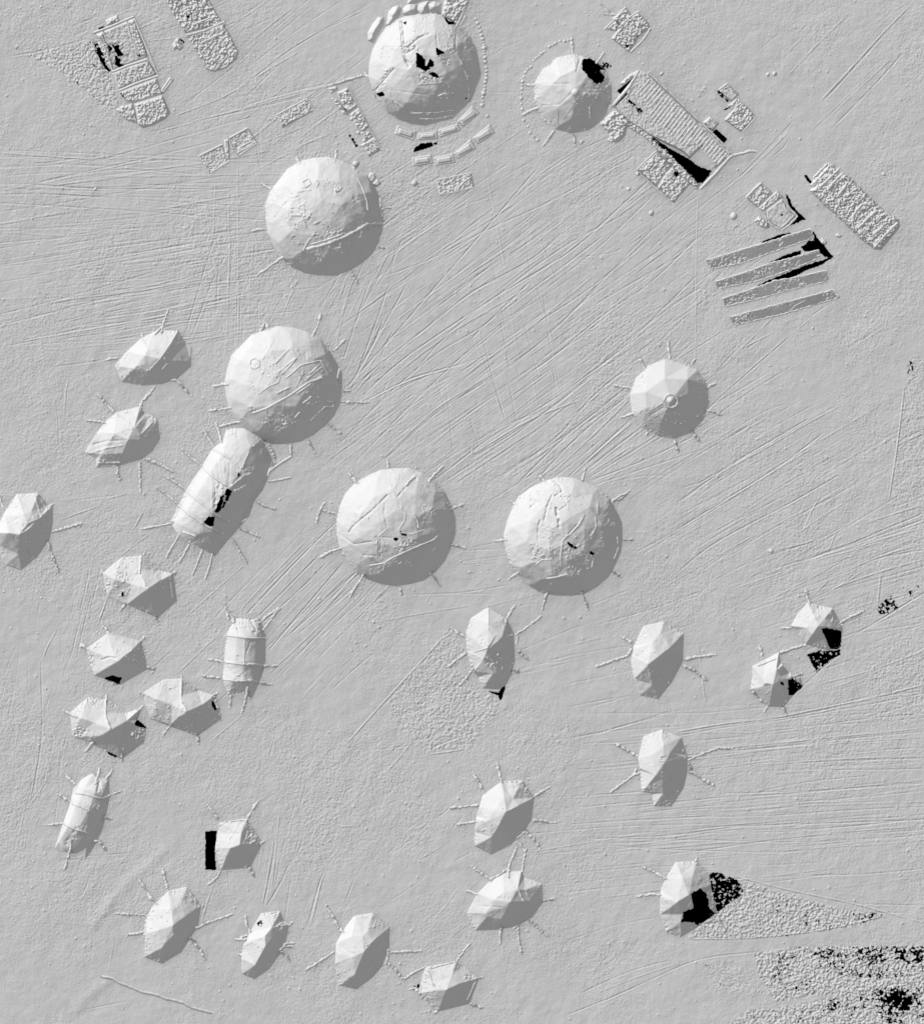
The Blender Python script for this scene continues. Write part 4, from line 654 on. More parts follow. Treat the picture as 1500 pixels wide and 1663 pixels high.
# --- tunnel tents
def tunnel(label, *a, **k): return tent('tunnel_tent', label, 'tunnel tent', 'long barrel shaped tents', *a, **k)
tunnel('biggest barrel tent, slanting below the big dome, black data gaps along its crest', zb,
 [(280,1010),(430,700),(590,460),(690,290),(790,220),(830,90),(1000,90),(1180,200),(1290,430),(1240,560),(1180,700),(1100,800),(1050,950),(930,1090),(830,1200),(720,1340),(480,1210),(370,1150)],
 [[(560,1120,22),(690,900,44),(860,670,48),(960,510,42),(1060,280,24),(1000,90,4)], [(400,960,22),(560,700,36),(720,440,36),(800,330,28),(830,90,5)], [(720,1340,3),(650,1140,19),(560,1120,22),(400,960,22),(280,1010,3)], [(690,1100,28),(830,900,36),(960,730,38),(1070,560,34),(1120,440,22),(1290,430,4)], [(650,1140,19),(690,1100,28)], [(800,330,28),(960,510,42),(1070,560,34)], [(560,1120,22),(690,1100,28)]],
 [[(290,1020),(180,1045),(5,1075)], [(395,1095),(330,1200),(245,1350)], [(470,1220),(425,1310),(370,1400)], [(600,1270),(550,1400),(500,1520)], [(695,1310),(670,1430),(625,1560)], [(880,1170),(940,1260),(1025,1410)], [(960,1070),(1050,1110),(1150,1155)], [(1120,810),(1200,850),(1300,880)], [(1235,615),(1330,600),(1450,575)], [(1240,520),(1330,450),(1450,375)], [(780,240),(760,140),(730,50)], [(790,75),(890,50),(1010,25)], [(350,825),(260,750),(150,670)], [(430,690),(330,620),(230,560)], [(590,460),(510,400),(400,300)], [(710,280),(660,200),(610,110)], [(1230,560),(1260,470),(1300,430)], [(320,520),(200,460),(30,395)]],
 seams=[([(740,400),(760,640),(700,880)],1.5,-.6),([(800,420),(820,650)],1.5,.5),([(860,440),(850,640)],1.2,-.5),([(680,500),(690,860)],1.5,.5),([(720,640),(720,860)],1.2,-.8),([(880,660),(1000,560),(1060,540)],1.6,1.3),([(900,690),(1010,640)],1.4,-1.0),([(980,760),(1060,800)],1.0,.8)],
 roughs=[([(830,90),(960,110),(960,200),(840,170)],1.0,2.6), ([(900,660),(1010,560),(1060,640),(940,740)],.9,3), ([(980,960),(1060,880),(1050,980),(960,1060)],1.6,2.6), ([(380,1180),(480,1200),(560,1260),(520,1290)],1.3,2.2),([(720,640),(800,640),(780,860),(710,880)],1.0,3),([(880,430),(1000,480),(960,640),(880,640)],.6,3)],
 bands=[([(690,295),(760,330),(880,400)],1.2,.4), ([(590,465),(720,580),(850,660)],1.25,.4), ([(430,695),(560,800),(710,930),(850,1000)],1.25,.4), ([(350,830),(480,940),(620,1040),(790,1120)],1.25,.4), ([(1050,320),(1010,400),(980,480)],.9,.2), ([(470,745),(540,805)],.7,.2), ([(390,1100),(520,1140),(600,1200)],1.25,.4)],
 holes=[([(840,682),(872,705),(865,740),(835,750),(812,735)],1.0), ([(775,760),(800,750),(775,850),(770,880),(740,915),(715,905),(745,840)],1.0), ([(610,1005),(660,960),(705,962),(700,1040),(665,1045)],1.0), ([(835,760),(850,755),(845,790),(825,810),(800,860),(790,865)],1.2,.3), ([(945,530),(955,535),(948,558),(942,550)],.4)], caps=[(1095,265,2.2,2.2)], barrel=([(575,1130),(965,400)],48,46,32,60,(0,.18,.52,.85)), ez=4, jit=.9, seed=31, z0=10)
tunnel('short upright barrel tent with two dark hoops, guy ropes fanned at its top', zd,
 [(1155,160),(1200,95),(1350,95),(1390,210),(1385,400),(1350,500),(1300,610),(1235,570),(1150,590),(1110,490),(1125,300),(1135,200)],
 [[(1200,215,20),(1260,220,25),(1330,220,21)], [(1260,220,25),(1250,370,25),(1240,490,22)], [(1200,215,20),(1190,370,21),(1180,490,17),(1150,590,3)], [(1330,220,21),(1320,370,21),(1300,490,18),(1300,610,3)], [(1180,490,17),(1240,490,22),(1300,490,18)], [(1155,160,5),(1200,215,20)], [(1390,210,5),(1330,220,21)]],
 [[(1115,375),(1070,365),(1025,360)], [(1370,400),(1410,402),(1460,400)], [(1100,480),(1050,475),(985,465)], [(1340,510),(1390,515),(1425,520)], [(1165,590),(1160,665)], [(1275,530),(1260,620),(1235,705)], [(1150,110),(1140,50),(1125,0)], [(1190,130),(1170,80),(1145,45)], [(1340,130),(1400,80),(1480,35)], [(1370,170),(1420,110),(1470,30)], [(1215,185),(1190,150)]],
 seams=[([(1190,110),(1215,190)],1.2,-1),([(1290,100),(1330,180)],1.2,-1),([(1230,430),(1260,490)],1,.6),([(1290,250),(1260,330)],1,-.5)], roughs=[([(1170,110),(1350,100),(1350,200),(1180,200)],1.1,2.4), ([(1320,300),(1370,300),(1360,400),(1320,390)],.8,2)],
 barrel=([(1268,225),(1240,490)],32,27,36,32,(0,.6,1)), bands=[([(1140,205),(1200,212),(1265,222),(1330,225),(1388,222)],1.2,.3), ([(1120,375),(1250,392),(1300,390),(1380,400)],1.5,.9), ([(1110,485),(1200,498),(1280,495),(1350,505)],1.6,.9), ([(1255,230),(1250,385)],.7,.3)], ez=4, seed=32)
tunnel('smooth barrel tent slanting at lower left with flared ends and hoops', ze,
 [(225,220),(280,165),(340,135),(375,170),(440,160),(445,290),(400,480),(345,590),(295,660),(200,625),(110,590),(160,440),(200,330)],
 [[(290,230,17),(360,240,23),(400,260,19)], [(360,240,23),(310,370,28),(250,470,25)], [(290,230,17),(240,330,22),(195,450,19),(110,590,3)], [(400,260,19),(375,380,21),(310,500,20),(295,660,3)], [(195,450,19),(250,470,25),(310,500,20)], [(250,470,22),(205,530,12),(200,625,3)], [(340,135,4),(290,230,17)], [(375,170,5),(360,240,23)], [(440,160,4),(400,260,19)]],
 [[(155,440),(110,445),(55,450)], [(195,300),(160,280),(130,265)], [(240,210),(210,180),(180,145)], [(355,205),(370,160),(385,105)], [(410,285),(460,265),(510,245)], [(215,540),(200,620),(170,720)], [(400,400),(430,410),(455,415)], [(350,550),(380,545),(425,605)], [(420,170),(440,150),(460,115)]],
 seams=[([(240,470),(180,560)],3,-1.0),([(380,190),(370,240)],2.0,-1.2),([(395,190),(400,230)],1.5,.8)], roughs=[([(330,280),(420,290),(400,420),(330,400)],.35,2.2), ([(190,525),(240,525),(230,560),(200,560)],1.5,2)],
 bands=[([(235,255),(300,262),(370,285),(440,290)],1.2,.3), ([(215,320),(270,340),(320,360)],1.0,.3), ([(165,440),(230,475),(305,497)],1.3,.3)], barrel=([(350,255),(248,475)],28.5,25,34,42,(0,.35,1)), amp=.2, edge=(.6, 3), ez=4, seed=33)

# --- remaining small tents
st('tent with a solid black patch on the ground against its left side', ze,
 [(1085,590),(1100,500),(1110,430),(1275,410),(1375,560),(1335,640),(1300,710),(1120,725)],
 [[(1275,410,5),(1245,500,22),(1235,570,28)], [(1085,590,5),(1175,590,24),(1235,570,28)], [(1120,725,4),(1150,650,15),(1175,590,24)], [(1235,570,28),(1375,560,4)], [(1245,500,22),(1275,520,17),(1290,460,8)]],
 [[(1110,430),(1085,380),(1040,330)], [(1275,425),(1310,360),(1345,310)], [(1120,725),(1090,780),(1045,812)], [(1295,705),(1325,765)], [(1360,570),(1385,550)]],
 seams=[([(1115,440),(1175,520),(1160,590)],.9,.5),([(1240,420),(1140,590)],.8,.5)], roughs=[([(1280,450),(1340,520),(1340,570),(1270,560)],1.8,2.4), ([(1120,420),(1270,405),(1260,430),(1120,440)],1.2,2),([(1290,590),(1310,590),(1300,700)],1.0,2)],
 bands=[([(1130,430),(1260,420)],.7,.7)], seed=41)
st('elongated faceted tent between the curved track and a small narrow tent at lower left', ze,
 [(660,1140),(668,1020),(700,950),(800,850),(915,825),(1000,940),(985,1060),(880,1225),(765,1295),(658,1255)],
 [[(800,850,5),(820,960,23),(830,1060,35),(765,1195,25)], [(1000,940,4),(900,1010,23),(830,1060,35)], [(700,960,8),(820,960,23)], [(765,1195,25),(665,1145,10)], [(765,1195,25),(658,1255,3)], [(915,825,5),(880,920,15),(900,1010,23)], [(665,1110,12),(740,1090,26),(830,1060,35)], [(830,1060,35),(835,1120,31),(765,1195,25)]],
 [[(800,850),(785,790),(768,720)], [(735,935),(690,890),(665,840),(625,785)], [(670,1000),(600,995),(485,990)], [(660,1095),(620,1110),(555,1120)], [(965,1080),(1060,1040),(1190,995)], [(920,1130),(970,1165)], [(950,1160),(1000,1210),(1025,1270)], [(660,1120),(665,1060),(680,1000)]],
 roughs=[([(890,860),(960,900),(940,930),(890,910)],1.5,2.2), ([(700,950),(750,910),(740,940)],1.4,2),([(810,850),(900,830),(900,860),(820,880)],.7,2)], caps=[(795,1035,1.3,1.2)], seed=42)
st('narrow elongated tent at the bottom with a small black speck near its top', zf,
 [(105,380),(115,310),(150,240),(210,140),(310,128),(330,180),(358,200),(335,320),(250,440),(175,490),(108,462)],
 [[(310,130,5),(265,215,19),(228,262,25),(232,315,29),(178,415,21)], [(358,200,4),(270,270,20),(228,320,29)], [(178,415,21),(105,382,8)], [(178,415,21),(108,462,3)], [(145,290,14),(228,262,25)]],
 [[(155,245),(135,210),(128,155)], [(140,255),(120,265),(98,278)], [(135,280),(75,280)], [(305,340),(340,305),(385,300)], [(330,320),(375,315)], [(310,345),(340,360),(360,395)], [(355,205),(375,190)], [(110,360),(95,358)]],
 roughs=[([(230,135),(305,130),(280,170),(230,165)],1.6,2.2), ([(290,190),(340,190),(320,240)],1.2,2.2)], holes=[([(190,192),(208,182),(215,195),(205,210),(195,205)],.6,.3)], caps=[(210,275,1.2,1.2)], seed=43)
st('faceted tent at the bottom centre between the narrow tent and the five-sided one', zf,
 [(605,300),(650,220),(700,155),(800,138),(890,215),(888,320),(850,420),(800,480),(715,545),(622,522),(600,420)],
 [[(710,155,5),(745,262,27),(755,345,35),(705,465,22)], [(890,215,4),(800,290,28),(755,340,35)], [(620,290,9),(690,262,23),(745,262,27)], [(705,465,22),(602,425,8)], [(705,465,22),(622,522,3)], [(800,138,5),(770,240,23)], [(604,350,10),(690,372,27),(755,345,35)], [(600,410,10),(690,372,27)]],
 [[(630,235),(590,160),(555,100)], [(600,340),(540,385),(450,440)], [(890,350),(960,345),(1055,342)], [(875,395),(920,440),(965,495)], [(650,245),(620,220)], [(885,330),(880,380),(870,410)]],
 roughs=[([(720,145),(800,140),(800,170),(730,170)],1.0,2),([(800,160),(880,200),(840,230)],.9,2),([(780,480),(850,400),(850,430),(800,480)],1.0,2)], seams=[([(620,310),(700,360)],.9,-.4)], seed=44)
st('five-sided tent at the bottom edge, right of the faceted tents, with frayed corners', zf,
 [(1040,565),(1060,480),(1080,425),(1240,395),(1280,420),(1362,485),(1312,620),(1145,662)],
 [[(1240,395,6),(1215,480,20),(1190,545,27),(1145,662,4)], [(1362,485,5),(1255,515,22),(1190,545,27)], [(1080,425,6),(1115,500,14),(1120,550,18)], [(1040,565,3),(1120,550,18),(1190,545,27)], [(1215,480,20),(1255,515,22)]],
 [[(1240,400),(1275,350),(1312,305)], [(1045,560),(1020,535),(995,545)], [(1310,620),(1345,630),(1380,640)], [(1075,425),(1020,455),(965,490)], [(1355,490),(1380,480)], [(1145,655),(1125,668)]],
 roughs=[([(1060,480),(1100,480),(1110,540),(1050,560)],1.8,2.2), ([(1070,570),(1110,580),(1135,650),(1060,600)],1.8,2.2), ([(1260,420),(1340,470),(1290,500),(1265,460)],1.7,2.2)],
 bands=[([(1100,435),(1225,400)],.7,.6), ([(1095,445),(1125,540)],.7,.6), ([(1300,600),(1345,500)],.7,.7)], seed=45)
st('faceted tent with an extra guy rope each side, above another tent in the lower middle', zg,
 [(245,750),(245,640),(262,520),(310,350),(460,240),(625,228),(720,370),(700,540),(650,625),(540,740),(380,822)],
 [[(460,240,6),(480,360,24),(498,480,35),(440,590,31),(385,680,22)], [(722,370,4),(600,430,27),(498,480,35)], [(625,228,6),(550,380,22),(520,460,31)], [(385,680,22),(255,605,9)], [(385,680,22),(248,750,3)], [(258,540,11),(350,550,26),(490,490,35)], [(285,440,12),(400,470,27)]],
 [[(470,290),(450,190),(425,100)], [(325,340),(290,260),(235,170)], [(280,430),(180,440),(55,452)], [(260,560),(190,570),(110,582)], [(715,365),(770,330),(850,285)], [(700,550),(790,555),(890,570)], [(655,630),(710,690),(770,770)], [(650,640),(560,710),(455,775)]],
 roughs=[([(470,230),(620,230),(600,260),(480,270)],1.1,2.2), ([(640,250),(720,360),(690,370),(640,300)],1.3,2.2),([(690,480),(705,480),(700,560)],1.5,2),([(300,600),(430,580),(400,660),(300,640)],.4,2.2)], caps=[(470,455,1.3,1.2)], seed=46)
st('pointed tent in the lower middle with four guy ropes bristling from its top', zg,
 [(185,1285),(270,1130),(370,1030),(510,960),(620,950),(640,1000),(780,1050),(792,1200),(700,1322),(580,1395),(400,1420),(250,1425)],
 [[(625,955,6),(590,1090,29),(530,1200,36),(465,1330,21)], [(185,1285,3),(340,1285,18),(460,1240,29),(530,1200,36)], [(250,1425,3),(340,1320,15),(465,1330,21)], [(780,1050,5),(640,1105,24),(590,1090,29)], [(530,1200,36),(680,1190,24),(790,1190,6)], [(270,1140,7),(400,1180,27),(530,1200,36)], [(470,990,8),(480,1120,30)]],
 [[(375,1020),(300,970),(230,915)], [(515,1010),(525,900),(580,770)], [(625,960),(635,890),(655,780)], [(640,780),(610,740),(580,725)], [(280,1140),(230,1120),(190,1110)], [(460,1400),(455,1460),(452,1530)], [(590,1395),(600,1500),(620,1610)], [(680,1345),(740,1390),(830,1470)], [(785,1190),(880,1175)], [(370,1025),(450,980),(525,930)], [(370,1035),(410,1070)], [(550,1415),(600,1380),(630,1350)]],
 roughs=[([(450,1080),(560,1060),(540,1180),(440,1160)],.8,2.2), ([(400,1020),(620,950),(600,980),(440,1030)],1.0,2.2), ([(760,1080),(785,1080),(785,1190)],1.2,2)], seams=[([(600,1110),(640,1190)],1.6,1.0),([(300,1230),(460,1240)],1,-.5),([(680,1190),(640,1110)],1.0,-.6)], seed=47)
st('dark-sided tent at the head of a rough pebbled patch, middle of the camp', zh,
 [(780,345),(820,220),(960,130),(1115,225),(1170,340),(1180,560),(1150,680),(1110,760),(1050,800),(920,790),(880,690),(830,640),(790,490)],
 [[(1115,225,10),(1040,340,27),(950,490,31),(920,560,25)], [(960,130,5),(965,260,24),(1000,400,30)], [(780,345,5),(860,395,18),(960,350,26),(1040,340,27)], [(860,395,18),(950,490,31)], [(950,490,31),(1080,370,28),(1170,360,8)], [(840,650,8),(1000,670,20),(1050,670,16),(1130,660,8)], [(920,560,25),(850,520,14)], [(1000,670,20),(920,560,25)], [(960,460,32),(850,500,14),(790,500,5)]],
 [[(1115,225),(1140,180),(1180,120)], [(1180,360),(1260,310),(1350,240)], [(1350,240),(1390,205)], [(1190,430),(1200,370)], [(790,500),(710,560),(640,615)], [(850,620),(790,700),(730,765)], [(770,370),(720,340),(670,300)], [(1200,480),(1240,520),(1290,560)], [(1150,630),(1210,660)]],
 roughs=[([(960,500),(1080,500),(1080,640),(900,600)],1.5,2.4), ([(1150,420),(1190,430),(1180,540),(1150,540)],1.7,2.2), ([(860,370),(960,390),(940,440),(860,430)],.9,2.4), ([(880,690),(960,690),(920,760)],1.4,2.4)], bands=[([(850,495),(960,460)],.9,.2)],
 seams=[([(965,150),(965,320)],.8,.6),([(930,420),(950,440)],1,1)], seed=48)
st('faceted tent with long guy ropes left and right, above a twin, right of the middle', zi,
 [(280,500),(300,390),(370,245),(515,215),(600,270),(655,300),(650,500),(570,650),(475,768),(345,740),(300,620)],
 [[(655,300,4),(560,400,25),(475,465,33),(400,522,32)], [(370,245,5),(430,370,25),(475,465,33)], [(310,410,9),(430,370,25)], [(400,522,32),(490,500,28),(435,660,14)], [(400,522,32),(320,480,14),(280,500,4)], [(435,660,14),(300,625,7)], [(435,660,14),(345,740,3)], [(515,215,5),(490,300,18),(475,465,33)], [(400,522,32),(310,620,9)]],
 [[(290,410),(255,460),(140,500),(35,540)], [(655,490),(740,470),(880,455)], [(640,530),(700,545),(760,590),(820,635)], [(290,370),(240,325)], [(270,355),(240,340),(215,320)]],
 roughs=[([(320,370),(380,260),(400,300),(350,360)],.9,2.2), ([(640,320),(655,320),(650,460),(630,430)],1.6,2),([(530,640),(570,650),(540,690)],1.3,2),([(500,230),(600,280),(540,320)],.4,2.2)], caps=[(445,435,1.5,1.2)], seed=49)
st('faceted tent with a boxy lower end, lower of the twin pair right of the middle', zi,
 [(330,1190),(370,1030),(500,983),(640,1040),(682,1170),(680,1290),(655,1400),(570,1532),(440,1530),(430,1440),(355,1425),(345,1270)],
 [[(640,1040,5),(560,1150,23),(510,1230,33),(455,1310,29)], [(500,983,5),(510,1100,22),(510,1230,33)], [(330,1190,5),(430,1165,25),(510,1230,33)], [(345,1260,8),(455,1310,29)], [(455,1310,29),(510,1330,26),(508,1435,14)], [(508,1435,14),(355,1425,6)], [(508,1435,14),(440,1530,3)], [(510,1230,33),(680,1180,7)], [(455,1310,29),(400,1380,14)], [(360,1040,5),(430,1165,25)]],
 [[(325,1170),(250,1130),(165,1085)], [(345,1290),(300,1310),(230,1360),(140,1430)], [(300,1310),(320,1265)], [(690,1200),(760,1170),(900,1115),(1000,1120)], [(690,1220),(720,1285)], [(700,1280),(780,1330),(870,1385)], [(690,1285),(730,1290)]],
 roughs=[([(650,1120),(685,1180),(680,1250),(655,1220)],1.8,2), ([(470,1170),(530,1170),(500,1240)],1.2,2), ([(630,1380),(660,1330),(650,1390)],1.5,2), ([(350,1060),(380,1060),(370,1130)],1.2,2),([(440,1500),(560,1490),(550,1530)],.6,2)], caps=[(485,1210,1.5,1.3)], seed=50)
st('tent with half its shaded side black, upper of the pair at the right', zj,
 [(485,405),(540,310),(612,230),(700,250),(805,270),(850,360),(882,430),(860,560),(770,592),(600,545),(520,440)],
 [[(612,230,5),(660,330,18),(690,410,26)], [(805,270,6),(740,350,20),(690,410,26),(650,470,24),(605,545,4)], [(485,405,4),(600,420,18),(690,410,26)], [(690,410,26),(800,418,18),(882,430,4)], [(690,410,26),(740,500,12),(770,592,3)]],
 [[(630,250),(610,180),(598,130)], [(485,420),(450,422),(415,424)], [(860,385),(940,340),(1035,295)], [(880,400),(830,415)], [(600,550),(540,570)]],
 roughs=[([(640,240),(800,265),(770,300),(660,290)],1.1,2.2), ([(510,370),(600,270),(600,300),(540,360)],.9,2)], seams=[([(790,310),(810,340),(800,370)],1,1.2)], edge=(.8,3),
 holes=[([(720,430),(760,428),(800,432),(868,452),(866,560),(835,580),(790,572),(752,500)],1.2)], seed=51)
st('tent beside a black speckled corner, lower of the pair at the right', zj,
 [(175,890),(190,800),(192,710),(300,655),(395,605),(410,690),(470,760),(560,800),(575,855),(490,950),(430,1022),(320,1022),(230,950)],
 [[(395,605,6),(375,740,22),(350,850,29)], [(175,890,4),(270,865,18),(350,850,29)], [(192,710,5),(270,800,20),(290,840,25)], [(350,850,29),(335,940,16),(320,1022,3)], [(350,850,29),(450,810,17),(490,800,11)], [(395,605,6),(420,700,14),(410,790,20)]],
 [[(270,650),(262,600),(245,560)], [(400,610),(480,585),(600,550)], [(310,1020),(285,1060)], [(425,1020),(452,1085)], [(480,800),(570,770)], [(195,900),(250,960),(310,1010)]],
 roughs=[([(420,640),(500,760),(470,800),(410,720)],1.5,2.6), ([(480,780),(570,790),(520,830)],1.4,2.2), ([(280,650),(390,610),(380,640),(300,660)],.9,2)], bands=[([(235,710),(375,655)],.9,.2)],
 holes=[([(410,835),(425,838),(432,855),(415,852)],.5), ([(470,820),(500,808),(560,855),(570,870),(500,930),(470,930)],1.4,.75)], seed=52)
st('tent with a jagged black and speckled patch spreading from its right side, lower right', zk,
 [(160,390),(163,270),(185,215),(240,125),(345,120),(410,185),(420,260),(450,380),(345,460),(265,507),(195,482)],
 [[(240,125,5),(275,210,22),(305,295,30),(250,328,27)], [(185,215,7),(275,210,22)], [(345,120,5),(325,200,17),(310,280,28)], [(305,295,30),(420,240,7)], [(165,300,9),(250,328,27)], [(250,328,27),(275,390,14),(265,425,12)], [(265,425,12),(160,390,5)], [(265,425,12),(195,482,3)], [(250,328,27),(325,300,24),(275,390,14)]],
 [[(195,215),(150,185),(75,150)], [(165,290),(110,290),(45,300)], [(340,125),(348,105)], [(450,400),(470,440),(500,490)], [(205,215),(170,210)]],
 roughs=[([(350,150),(410,190),(390,250),(330,220)],.5,2.2), ([(165,310),(180,310),(180,360)],.9,2),([(200,160),(230,140),(220,200)],1,2)],
 holes=[([(320,285),(365,262),(395,290),(410,370),(440,385),(400,415),(350,440),(330,430),(272,425),(285,380),(335,360)],1.5)], seed=53)

# ------------------------------------------------------------------ loads, sledges, pallets, boxes
def box_hf(poly, h, amp=1.0, sc=2.6, rim=0, rw=1.6, slope=3.0, seed=0, dirn=None, per=8, damp=0, cush=False):
    def f(X, Y):
        D, _, _ = nearest(X, Y, poly)
        z = h * (np.clip(D / slope, 0, 1) if not cush else np.sqrt(np.clip(D / slope, 0, 1))) if slope > 0 else X * 0 + h
        n = vn(X, Y, sc, seed) + .95 * vn(X, Y, sc * .6, seed + 1) + .6 * vn(X, Y, sc * 2.3, seed + 2)
        z = z + amp * 1.15 * n * np.clip(D / 2, .2, 1)
        if rim: z = z + rim * np.exp(-((D - rw) / 1.2) ** 2)
        if dirn is not None:
            a = math.radians(dirn); u = X * math.cos(a) - Y * math.sin(a)
            z = z + damp * np.sin(u / per * 2 * math.pi + .8 * vn(X, Y, 14, seed + 5))
        return z
    return f
def cen(P): return sum(p[0] for p in P) / len(P), sum(p[1] for p in P) / len(P)
def group_thing(name, label, cat, z, anchor, group=None):
    P = Z(z, anchor); c = cen(P); return empty(name, c[0], c[1], label, cat, group)
def slab(root, name, z, poly, h, **k):
    P = Z(z, poly); k['amp'] = k.get('amp', 1.0) * 1.9; k['rim'] = k.get('rim', 0) * 2; k['sc'] = k.get('sc', 2.6) * .92; o = relief(name, P, box_hf(P, h * 1.4, **k), root, M_LOAD)
    return o
def bar(root, name, z, pts, r=1.2, zz=6, jit=.5, seed=0):
    return tube(name, [(x, y, zz * 1.4) for x, y in Z(z, pts)], r * 1.4, root, M_LOAD, jit=jit, seed=seed)
def blk(root, z, poly, lift=1.0, rag=1.0, dens=None, label=None, seed=0, hf=None):
    return black('no_data_patch' if root is not None else 'black_patch', Z(z, poly), hf, lift, root, rag=rag, dens=dens, label=label, seed=seed)  # sheet standing for missing survey data, no real hole in the load
def poly_hf(h): return lambda X, Y: X * 0 + h

zt = (0, 0, 3.5714); zu = (400, 0, 3.5714); zv = (800, 0, 3.125); zw = (1120, 240, 3.947); zx = (560, 40, 3.409)
# open-framed sledge, top left
t = group_thing('cargo_sled', 'long open-framed load with black gaps, tapering to a rounded end, leftmost at the top', 'loaded sled', zt, [(540,190),(775,95),(990,660),(830,745)])
slab(t, 'deck', zt, [(560,200),(770,110),(860,330),(650,412)], 2.5, amp=.35, sc=4, slope=2, seed=60)
bar(t, 'frame_bar', zt, [(540,192),(640,155),(775,97)], 1.5, 7, .4, 1); bar(t, 'frame_bar', zt, [(778,97),(850,270),(920,440)], 1.4, 7, .4, 2)
bar(t, 'frame_bar', zt, [(548,195),(600,250),(655,410)], 1.1, 6, 1.1, 3); bar(t, 'frame_bar', zt, [(735,110),(760,220),(810,320)], 1.0, 6, 1.0, 4); bar(t, 'frame_bar', zt, [(600,180),(620,240)], 1.0, 6, .8, 5)
slab(t, 'side_load', zt, [(555,200),(605,180),(640,290),(665,400),(640,410),(590,320)], 5, amp=.9, sc=2.4, seed=61)
slab(t, 'side_load', zt, [(738,125),(785,105),(862,325),(812,335),(770,230)], 5, amp=.9, sc=2.4, seed=62)
slab(t, 'cover', zt, [(650,420),(855,345),(918,430),(690,520)], 8, amp=.7, sc=2.2, slope=2.5, seed=63)
bar(t, 'cross_bar', zt, [(650,418),(750,378),(857,345)], 1.6, 10, .3, 6); bar(t, 'cross_bar', zt, [(688,528),(800,480),(918,440)], 1.5, 10, .2, 7)
slab(t, 'cover', zt, [(692,535),(912,450),(945,545),(780,600),(740,590),(710,560)], 8, amp=1.0, sc=2.6, slope=2.5, seed=64)
slab(t, 'cover', zt, [(780,600),(945,550),(990,655),(965,690),(900,725),(830,745),(800,722),(790,660)], 9, amp=.95, sc=2.2, slope=4, rim=.5, seed=65)
slab(t, 'torn_edge', zt, [(670,640),(700,615),(770,600),(795,660),(800,720),(740,700)], 3, amp=.9, sc=3, slope=4, seed=66)
slab(t, 'end_box', zt, [(612,118),(680,85),(698,125),(625,152)], 6, amp=1.2, sc=2.6, slope=2, seed=67)
slab(t, 'side_arm', zt, [(925,535),(985,445),(1012,462),(950,545)], 4, amp=.2, rim=1.2, slope=2, seed=68)
for k, (p, rg, dn) in enumerate([([(655,265),(690,265),(695,290),(718,320),(690,325),(672,300)],1.4,None), ([(672,325),(700,350),(695,368),(718,378),(690,388),(672,375)],1.0,None), ([(630,265),(650,280),(640,300)],.8,None), ([(540,245),(562,245),(600,320),(612,375),(600,380),(560,300)],.8,.35), ([(610,370),(640,412),(630,412),(605,385)],.6,None), ([(575,163),(607,155),(600,168),(578,170)],.5,None), ([(703,540),(716,543),(716,562)],.4,None), ([(800,310),(815,318),(808,328)],.5,None)]):
    blk(t, zt, p, 11.5 if k < 3 else 9, rg, dn, 'ragged black data gap over the load', k)
tag(tube('tow_rope', [(x, y, 1.0) for x, y in Z(zt, [(865,238),(940,228),(1010,222),(1090,212)])], .9, None, M_ROPE, jit=.3, org=Vector((wx(270), wy(64), 0))), 'thin rope running between the two top left loads', 'rope')
o = relief('debris_pile', Z(zt, [(1000,262),(1020,225),(1040,215),(1050,240),(1068,270),(1045,297),(1025,280),(1010,298)]), box_hf(Z(zt, [(1000,262),(1020,225),(1040,215),(1050,240),(1068,270),(1045,297),(1025,280),(1010,298)]), 4, amp=1.6, sc=3, cush=True), None, M_LOAD, org=Vector((wx(289), wy(72), 0)))
tag(o, 'lumpy debris beside the cut-off load at the top', 'debris')
t = group_thing('cargo_sled', 'long rough load with a rounded lower end, cut by the top picture edge', 'loaded sled', zt, [(960,0),(1210,0),(1385,300),(1240,418)])
slab(t, 'cover', zt, [(925,-60),(1175,-80),(1215,0),(1295,140),(1075,195),(1020,110)], 10, amp=1.5, sc=2.8, slope=1.5, seed=70, dirn=58, per=9, damp=.5)
slab(t, 'cover', zt, [(1075,200),(1295,142),(1330,190),(1385,300),(1372,345),(1310,398),(1245,418),(1195,402),(1150,330),(1110,260)], 10, amp=1.1, sc=2.3, slope=2, rim=.4, seed=72)
bar(t, 'lashing', zt, [(1080,205),(1180,180),(1300,128)], 1.3, 12, .6, 8); bar(t, 'lashing', zt, [(1120,145),(1225,100)], 1.2, 13, .5, 9); bar(t, 'lashing', zt, [(1160,255),(1260,205)], 1.3, 13, .8, 10)
bar(t, 'rim_band', zt, [(1200,400),(1245,412),(1305,392),(1365,345),(1378,300)], 1.1, 5, .2, 11)
slab(t, 'side_knob', zt, [(1290,130),(1305,120),(1312,145),(1300,155)], 10, amp=.8, slope=1.5, seed=73)
blk(t, zt, [(1085,90),(1098,95),(1090,105)], 18.8, .5, None, 'small black speck', 1); blk(t, zt, [(1050,228),(1072,245),(1060,250)], 13.0, .5, .2, 'small black speck', 2)

